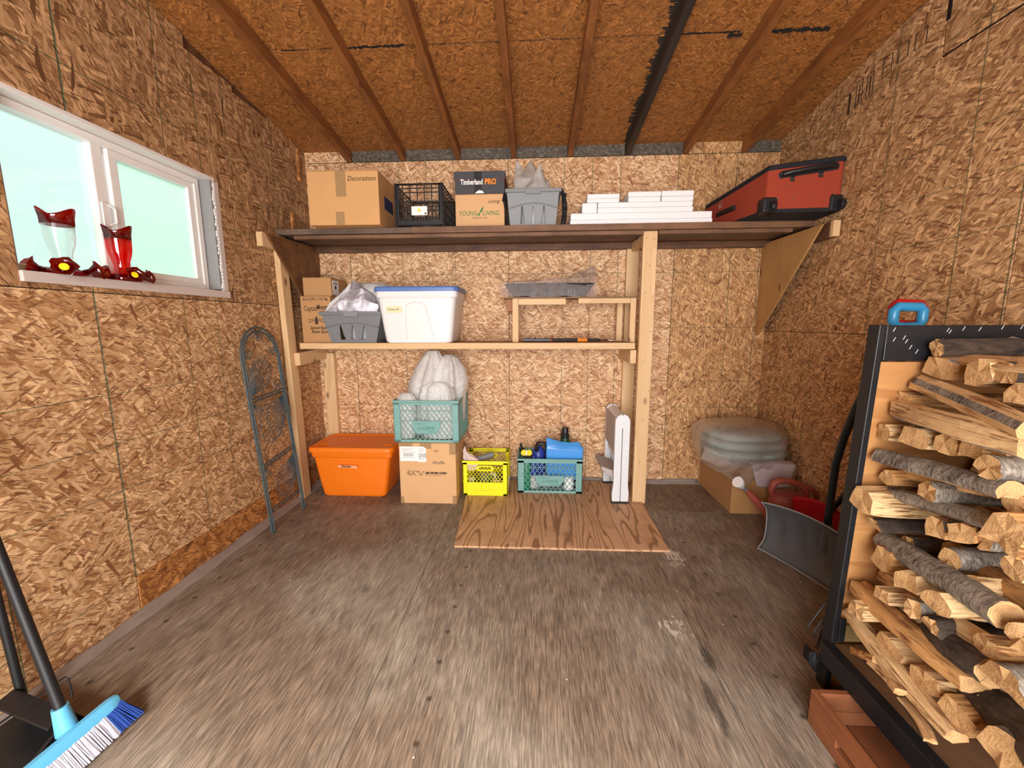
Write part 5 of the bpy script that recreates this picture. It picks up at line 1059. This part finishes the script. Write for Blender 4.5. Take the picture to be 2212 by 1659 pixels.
LOGS = [
 ((2095, 775), 1.24, (2290, 790), .95, .11, .026, 'split', 'thin pale board edge at very top right of the firewood stack'),
 ((1990, 826), 1.27, (2235, 925), .86, .05, .045, 'split', 'long thin pale split slanting down just under the top layer'),
 ((1945, 884), 1.27, (2235, 965), .86, .05, .058, 'split', 'long broad pale squared split near top of the stack'),
 ((1905, 985), 1.27, (2185, 1062), .90, .06, .054, 'halfbirch', 'long pale grey birch half round under the row of block ends'),
 ((1960, 1022), 1.26, (2130, 1060), 1.0, .04, .03, 'split_dark', 'narrow split resting between two birch logs near middle'),
 ((1915, 1062), 1.27, (2240, 1160), .84, .044, .036, 'birch', 'slim tapering grey birch pole slanting to lower right'),
 ((1912, 1168), 1.26, (2175, 1330), .85, .060, .060, 'birch', 'big mottled birch log lying diagonally across the middle of stack'),
 ((2060, 1190), 1.15, (2290, 1340), .82, .055, .05, 'orange', 'long orange split parallel above the mottled birch at right'),
 ((1912, 1240), 1.27, (2165, 1408), .88, .042, .046, 'split', 'long squared pale log beneath the mottled birch'),
 ((1862, 1268), 1.27, (2110, 1478), .88, .060, .040, 'plank', 'long orange brown split plank slanting down in lower stack'),
 ((2015, 1362), 1.04, (2140, 1455), .86, .055, .06, 'dark', 'black barked log in lower middle beside the orange plank'),
 ((1838, 1322), 1.27, (2065, 1590), .86, .044, .028, 'plank', 'long whitest narrow board at lower left of the stack'),
 ((1850, 1405), 1.2, (1900, 1430), 1.08, .03, .02, 'orange', 'small chip of wood lying at left foot of the white board'),
 ((1885, 1432), 1.1, (1945, 1495), .97, .028, .016, 'split_dark', 'curled bark strip on the rack board left of white board'),
 ((1950, 1510), 1.0, (2010, 1600), .86, .025, .012, 'split_dark', 'second thin bark strip lower down on the rack board'),
 ((2110, 1500), .92, (2290, 1660), .70, .075, .08, 'dark', 'big log with thick rough dark bark at bottom right'),
 ((2030, 1470), 1.05, (2250, 1640), .76, .05, .045, 'orange', 'reddish split running between white board and barked log'),
 ((2185, 745), 1.28, (2240, 800), 1.15, .04, .05, 'birch', 'grey stick propped against black beam at top right'),
]
# pieces laid crosswise: end face centre, plane of the end face, width, height
XL = [
 (2022, 752, 1.16, .045, .050, 'dark', 'knobbly dark branch stub on the very top of the stack'),
 (2028, 795, 1.16, .085, .062, 'orange', 'rough cut block end at top left corner of the stack'),
 (2112, 805, 1.12, .060, .066, 'split', 'squared block end second from left on the top layer'),
 (2172, 808, 1.12, .060, .070, 'halfdark', 'dark barked block end at right of the top layer'),
 (1944, 858, 1.12, .050, .036, 'orange', 'short stubby split poking out left under the top layer'),
 (2200, 852, 1.10, .050, .050, 'split', 'split end by the frame edge below the dark barked top block'),
 (1908, 932, 1.07, .055, .050, 'split', 'leftmost pale block end in the row beneath the broad squared split'),
 (1975, 946, 1.06, .075, .058, 'split', 'splintery pale block second from left in the row of block ends'),
 (2040, 957, 1.06, .050, .055, 'orange', 'third block end with rough face in the row of block ends'),
 (2098, 966, 1.06, .050, .058, 'split', 'fourth squared block end in the row of block ends'),
 (2150, 974, 1.08, .045, .058, 'split', 'rightmost block end partly behind the birch stub'),
 (2135, 1010, 1.03, .060, .052, 'birch', 'birch stub with pale cut face at right edge above middle'),
 (1915, 1030, 1.08, .050, .046, 'orange', 'short angular split under the left tip of the long grey birch'),
 (2003, 1062, 1.04, .055, .052, 'birch', 'smooth grey birch with double cut face pointing left'),
 (1862, 1082, 1.01, .075, .075, 'split', 'thick rough log with jagged pale end sticking out left at mid height'),
 (1888, 1132, 1.05, .060, .028, 'halfdark', 'flat dark barked piece just under the jagged left log'),
 (2020, 1140, 1.05, .045, .055, 'orange', 'split wedge left of the knobbly log right of centre'),
 (2075, 1152, 1.04, .050, .050, 'orange', 'knobbly log end with curled knots right of centre'),
 (2125, 1168, 1.05, .040, .045, 'birch', 'small birch end right of the curled knots'),
 (2170, 1150, .99, .070, .085, 'orange', 'large pale orange split with broad face at right edge mid height'),
 (1906, 1208, 1.05, .060, .066, 'orange', 'rounded orange log end left under the mottled birch'),
 (2052, 1208, 1.08, .050, .055, 'birch', 'small round birch end peeking above the mottled birch'),
 (2190, 1225, 1.06, .050, .055, 'split', 'pale split end along right edge above the long orange split'),
 (1955, 1256, 1.02, .055, .052, 'split', 'pale block with straight grain above the long squared log'),
 (2022, 1300, 1.00, .065, .050, 'split', 'second pale block resting against the mottled birch underside'),
 (1903, 1283, 1.03, .045, .045, 'split', 'ragged pale split above the long orange plank'),
 (1972, 1316, 1.02, .040, .046, 'birch', 'small round branch end with pith near centre of stack'),
 (2010, 1352, 1.01, .050, .048, 'halfdark', 'pale chopped log tip in front of the black barked log'),
 (1848, 1316, 1.00, .050, .050, 'split', 'pale chunk with splintered left end low on the left'),
 (1920, 1400, 1.02, .085, .055, 'split', 'wide flat pale split leaning under the orange plank'),
 (1995, 1470, 1.00, .080, .055, 'split', 'medium pale split beside lower end of the white board'),
 (2068, 1545, .99, .070, .055, 'orange', 'gnarled knotty root piece near the bottom of the stack'),
 (2165, 1468, .99, .085, .070, 'halfbirch', 'half round log with curved growth rings above the dark barked log'),
 (2208, 1378, 1.00, .050, .060, 'birch', 'round cut log end at right edge of the frame'),
 (1960, 1178, 1.12, .055, .050, 'dark', 'charred dark log end above left tip of the mottled birch'),
 (2100, 1262, 1.06, .045, .045, 'split', 'small pale split wedged under the long orange split'),
 (2128, 1395, 1.03, .050, .050, 'orange', 'orange block end beside lower end of the mottled birch'),
 (2075, 1395, 1.06, .045, .042, 'split', 'small square end between orange plank and black barked log'),
 (1880, 1362, 1.06, .045, .035, 'orange', 'thin orange split just above the wide flat pale split'),
 (2110, 1520, 1.03, .050, .045, 'split', 'pale split end above the gnarled root piece'),
 (2195, 920, 1.10, .050, .045, 'orange', 'orange block end at frame edge above the birch stub'),
 (2195, 1090, 1.06, .050, .045, 'dark', 'dark log end at frame edge below the smooth grey birch'),
 (2165, 1622, .97, .075, .085, 'birch', 'ringed log end in the bottom right corner'),
]
for u, v, X_, w_, h_, stl, lb in XL:
    p = at(u, v, 'x', X_); log(p, p + Vector((rng.uniform(.32, .40), rng.uniform(-.05, .05), rng.uniform(-.012, .004))), w_ * 1.14, h_ * 1.12, stl, lb, roll=rng.uniform(-.3, .3))
for a, ya_, c, yb_, w_, h_, stl, lb in LOGS: log(A(*a, ya_), A(*c, yb_), w_ * 1.12, h_ * 1.12, stl, lb)
k = 0
for z in [ .20 + .062 * i for i in range(14)]:
    for x in (1.30, 1.385, 1.47):
        xx = x + (.03 if k % 2 else 0) - .0 * z; k += 1
        if z > .95 and x < 1.3: continue
        if xx < 1.16 + .14 * (z - .2): continue
        log((xx + .05, 1.26, z + rng.uniform(-.006, .006)), (xx + rng.uniform(-.01, .01), .62 + rng.uniform(-.05, .03), z + rng.uniform(-.006, .006)), .074, .058, ('split', 'halfdark', 'orange', 'birch', 'dark')[k % 5], 'plain log lying deep inside the stack behind the front layer', 'inner logs of the firewood stack', rng.uniform(0, 3))

# low wooden crate under the rack
r = empty('wooden_crate', (.88, 1.16, 0), 'open brown wooden crate with slotted side on the floor under the rack rail', 'crate'); O = (.88, 1.16, 0)
sb = MB(O)
def sideboard(y0, y1, z0, z1): sb.box(.872, .890, y0, y1, z0, z1)
sideboard(.62, 1.165, .0, .038); sideboard(.62, 1.165, .062, .118); sideboard(1.05, 1.165, .038, .062); sideboard(.62, .78, .038, .062); sb.build('slotted_side', CRATEW, r, bevel=.002)
MB(O).box(.891, 1.25, 1.147, 1.165, .0, .055).build('end_board', CRATEWX, r, bevel=.002); MB(O).box(.891, 1.25, 1.147, 1.165, .057, .118).build('end_board', CRATEWX, r, bevel=.002)
MB(O).box(.891, 1.25, .62, .638, 0, .118).build('end_board', CRATEWX, r, bevel=.002); MB(O).box(1.234, 1.252, .639, 1.146, 0, .118).build('far_side', CRATEW, r, bevel=.002)
for k in range(4): MB(O).box(.892 + .0855 * k, .892 + .0855 * k + .083, .64, 1.145, .0005, .012).build('base_slat', CRATEW, r, bevel=.001)

# ------------------------------------------------------------------ broom and dustpan
r = empty('push_broom', (-1.38, .98, 0), 'light blue broom head with white bristles and black handle on floor at left', 'broom'); O = (-1.38, .98, 0)
e1, e2 = at(252, 1506, 'z', .075), at(20, 1700, 'z', .075); dr = (e1 - e2).normalized(); sdv = Vector((dr.y, -dr.x, 0))
b = MB(O); c1 = e1; rows = []
N = 16
for i in range(N + 1):
    t_ = i / N; p = e2.lerp(e1, t_); tp = 1 if t_ < .93 else (1 - (t_ - .93) / .07 * .4)
    rows.append([p + sdv * .024 * tp + Vector((0, 0, -.012)), p + sdv * .020 * tp, p + sdv * .006 + Vector((0, 0, .014 * tp)), p - sdv * .010 + Vector((0, 0, .012 * tp)), p - sdv * .018 * tp, p - sdv * .018 * tp + Vector((0, 0, -.012))])
b.loft(rows).build('head_block', BROOMB, r, smooth=30)
for nm, t0, t1, m in (('white_bristles', .0, .80, BRW), ('blue_bristles', .80, 1.0, BRB)):
    b = MB(O); rows = []
    for k in range(25):
        t_ = t0 + (t1 - t0) * k / 24; p = e2.lerp(e1, t_); fl_ = dr * (.02 * max(0, t_ - .8) * 5); jz = Vector((0, 0, .004 * (k % 2)))
        rows.append([p + sdv * .021 + Vector((0, 0, -.008)), p - sdv * .015 + Vector((0, 0, -.008)), p + sdv * .002 + Vector((0, 0, -.062)) + fl_ + jz, p + sdv * .050 + Vector((0, 0, -.060)) + fl_ + jz])
    b.loft(rows)
    for k in range(int(1500 * (t1 - t0))):
        t_ = t0 + (t1 - t0) * rng.random(); s_ = rng.uniform(-.018, .022); p = e2.lerp(e1, t_) + sdv * s_ + Vector((0, 0, -.010)); q = p + sdv * (.026 + s_ * 1.1) + Vector((0, 0, -.055)) + dr * rng.uniform(-.004, .004) + (dr * .02 * (t_ - .8) * 5 if t_ > .8 else dr * 0)
        b.beam(p, q, .0022, .0022)
    o = b.build(nm, m, r); o['kind'] = 'stuff'
hp = at(142, 1560, 'z', .10); hd = (at(0, 1200, 'x', -1.53) - hp).normalized()
MB(O).tube([hp - Vector((0, 0, .03)), hp + hd * .05], [.026, .019], 14).build('socket', BROOMB, r, smooth=35)
MB(O).tube([hp + hd * .03, hp + hd * 1.15], .0135, 14).build('broom_handle', BLACKM, r, smooth=True)
r = empty('dustpan', (-1.52, 1.03, 0), 'long handled black dustpan with wire hoop standing behind the broom', 'dustpan'); O = (-1.52, 1.03, 0)
pn = MB(O); q = [at(198, 1528, 'z', .05), at(130, 1500, 'z', .08)]
pn.hexa([(-1.69, .90, .0), (-1.42, .84, .0), (-1.40, 1.04, .0), (-1.66, 1.10, .0), (-1.69, .90, .008), (-1.42, .84, .008), (-1.40, 1.04, .008), (-1.66, 1.10, .008)])
pn.hexa([(-1.68, 1.085, 0), (-1.40, 1.025, 0), (-1.395, 1.045, 0), (-1.66, 1.105, 0), (-1.68, 1.045, .085), (-1.42, .99, .085), (-1.41, 1.0, .09), (-1.67, 1.06, .09)])
pn.hexa([(-1.41, .84, 0), (-1.40, .84, 0), (-1.39, 1.045, 0), (-1.40, 1.045, 0), (-1.41, .90, .045), (-1.40, .90, .045), (-1.40, 1.0, .088), (-1.41, 1.0, .088)])
pn.hexa([(-1.67, 1.0, .082), (-1.41, .94, .082), (-1.41, 1.0, .088), (-1.67, 1.055, .088), (-1.67, 1.0, .09), (-1.41, .94, .09), (-1.41, 1.0, .096), (-1.67, 1.055, .096)])
pn.build('pan', BLACKP, r, bevel=.003)
MB(O).tube([at(157, 1508, 'z', .09), at(148, 1466, 'z', .13), at(142, 1462, 'z', .135), at(0, 1562, 'z', .13), at(-60, 1600, 'z', .13)], .0028, 8).build('wire_hoop', BLACKM, r, smooth=True)
MB(O).tube([at(52, 1520, 'z', .03), at(0, 1320, 'x', -1.69), at(-20, 1240, 'x', -1.70)], .012, 12).build('dustpan_handle', BLACKM, r, smooth=True)

# ------------------------------------------------------------------ feeders on the window sill
def feeder(x, y, z, h_, bodym, label, liquid, angs, s=1.):
    r = empty('hummingbird_feeder', (x, y, z), label, 'feeder')
    MB().lathe([(.026 * s, 0), (.045 * s, .003), (.045 * s, .010), (.03 * s, .020), (.022 * s, .028)], (0, 0, 0), 24).build('base_tray', REDG, r, smooth=40)
    zb, zt = .026, h_ * .80
    prof = [(.026, zb), (.021, zb + .012), (.019, zb + .03), (.022, zb + .055), (.028, zb + .08), (.031, zb + .105), (.032, zt)]
    MB().lathe([(a * s, b_) for a, b_ in prof], (0, 0, 0), 24).build('bottle_body', bodym, r, smooth=True)
    if liquid: MB().lathe([(a * s * .93, b_) for a, b_ in prof[:-1]] + [(.0297 * s, zt - .006)], (0, 0, 0), 24).build('red_nectar', REDL, r, smooth=True)
    n = 28; rings = []
    for f, k_ in ((.0325, 0), (.033, .5), (.037, 1)):
        rings.append([(f * s * cos(2 * pi * j / n), f * s * sin(2 * pi * j / n), zt + k_ * (h_ - zt) * (1 + (.35 * sin(4 * pi * j / n + .6) if k_ == 1 else 0))) for j in range(n)])
    MB().loft(rings, cap=False).add([(.0325 * s * cos(2 * pi * j / n), .0325 * s * sin(2 * pi * j / n), zt) for j in range(n)], [tuple(range(n))]).build('wavy_collar', REDG, r, smooth=40, solid=.0015)
    for a in angs:
        a = rad(a); c = Vector((cos(a), sin(a), 0)); sdd = Vector((-sin(a), cos(a), 0)); up = Vector((0, 0, 1))
        rings = []
        for d_, rr, zz in ((.035, .006, .012), (.05, .009, .016), (.062, .018, .020), (.070, .026, .024)):
            rings.append([c * (d_ + (.006 * cos(2 * t * pi / 16 * 2) if rr > .02 else 0)) * s + (sdd * cos(t * pi / 8) + (up * .9 - c * .3) * sin(t * pi / 8)) * rr * s * (1 + (.12 * cos(5 * t * pi / 8) if rr > .02 else 0)) + up * zz for t in range(16)])
        fl_ = MB().loft(rings, cap=False); fo = fl_.build('flower_port', REDG, r, smooth=True, solid=.0012)
        cc = c * .064 * s + up * .022; ax = (c + up * .3).normalized()
        gr = MB(); a1 = sdd; a2 = ax.cross(sdd); gr.loft([[cc + (a1 * cos(t * pi / 6) + a2 * sin(t * pi / 6)) * .010 * s for t in range(12)], [cc + ax * .003 + (a1 * cos(t * pi / 6) + a2 * sin(t * pi / 6)) * .008 * s for t in range(12)]]); gr.build('bee_guard', YGAUGE, fo)
    return r
feeder(-1.738, 1.452, 1.438, .222, GLASSF, 'empty clear glass hummingbird feeder with dark red cap nearer left on window sill', False, (-40, -112, 35), 1.38)
feeder(-1.738, 1.668, 1.438, .212, REDL, 'hummingbird feeder filled with bright red nectar on window sill by the latch', True, (-18, -85, 48), 1.3)

# ------------------------------------------------------------------ metal trellis
r = empty('garden_trellis', (-1.58, 2.38, 0), 'arched verdigris wire garden trellis leaning on left wall beside the shelf post', 'trellis'); O = (-1.58, 2.38, 0)
def TP(u, v, o_=0): return Vector((-1.578 - .112 * v / 1.24 + o_, 2.207 + u + .012 * v, v))
W = .352
def arch(inset):
    w2 = W / 2 - inset; c = W / 2; zc = 1.055; pts = [TP(inset, 0)] + [TP(inset, .2 * k) for k in range(1, 6)]
    pts += [TP(c - w2 * cos(pi * k / 14), zc + w2 * 1.03 * sin(pi * k / 14)) for k in range(15)]
    return pts + [TP(W - inset, .2 * k) for k in range(5, 0, -1)] + [TP(W - inset, 0)]
for inset in (0, .022): MB(O).tube(arch(inset), .0058, 8).build('outer_frame' if not inset else 'inner_frame', TREL, r, smooth=True)
for v0, v1 in ((.80, .82), (.40, .435), (.125, .13)):
    b = MB(O); b.tube([TP(.02, v0), TP(W - .02, v1)], .005, 8); b.tube([TP(.02, v0 + .018), TP(W - .02, v1 + .018)], .005, 8); b.build('cross_bar', TREL, r, smooth=True)
def fan(name, c, a0, a1, n, L0, L1, arcs=(), curl=False):
    b = MB(O); c = Vector(c)
    for k in range(n):
        a = rad(a0 + (a1 - a0) * k / (n - 1)); L = L0 + (L1 - L0) * sin(pi * k / (n - 1)); e = c + Vector((cos(a), sin(a))) * L; md = c + Vector((cos(a + .12), sin(a + .12))) * L * .55
        b.tube([TP(c.x, c.y), TP(md.x, md.y, .004), TP(e.x, e.y)], .0019, 5)
    for f in arcs:
        pts = []
        for k in range(n):
            a = rad(a0 + (a1 - a0) * k / (n - 1)); L = (L0 + (L1 - L0) * sin(pi * k / (n - 1))) * f * (1 - .06 * (k % 2)); e = c + Vector((cos(a), sin(a))) * L; pts.append(TP(e.x, e.y, .003))
        b.tube(pts, .0016, 5)
    return b.build(name, TREL, r)
fan('upper_fan', (.035, .835), 12, 84, 12, .15, .30, (.5, .85)); fan('middle_fan', (W - .03, .80), 190, 258, 13, .20, .36, (.4, .7, .98)); fan('middle_fan', (.03, .78), -70, -5, 6, .06, .10)
fan('lower_fan', (W - .03, .40), 196, 262, 13, .18, .30, (.4, .7, .98)); fan('lower_fan', (.03, .39), -70, -10, 5, .05, .08)
def spiral(cu, cv, R0, s0, name='scroll'):
    MB(O).tube([TP(cu + s0 * R0 * (1 - k / 26) * cos(k * .45), cv + R0 * (1 - k / 26) * sin(k * .45)) for k in range(24)], .0028, 6).build(name, TREL, r)
spiral(.062, 1.075, .034, 1); spiral(W / 2, 1.175, .034, -1); spiral(W - .062, 1.085, .030, -1); spiral(W - .07, .86, .045, 1)

split_loose({'corner_bracket', 'strap', 'strap_tab', 'rivet', 'clip_bump', 'zip_pull', 'far_frame', 'wall_framing', 'slotted_side', 'cross_bar', 'frame', 'rib', 'screw_head'})
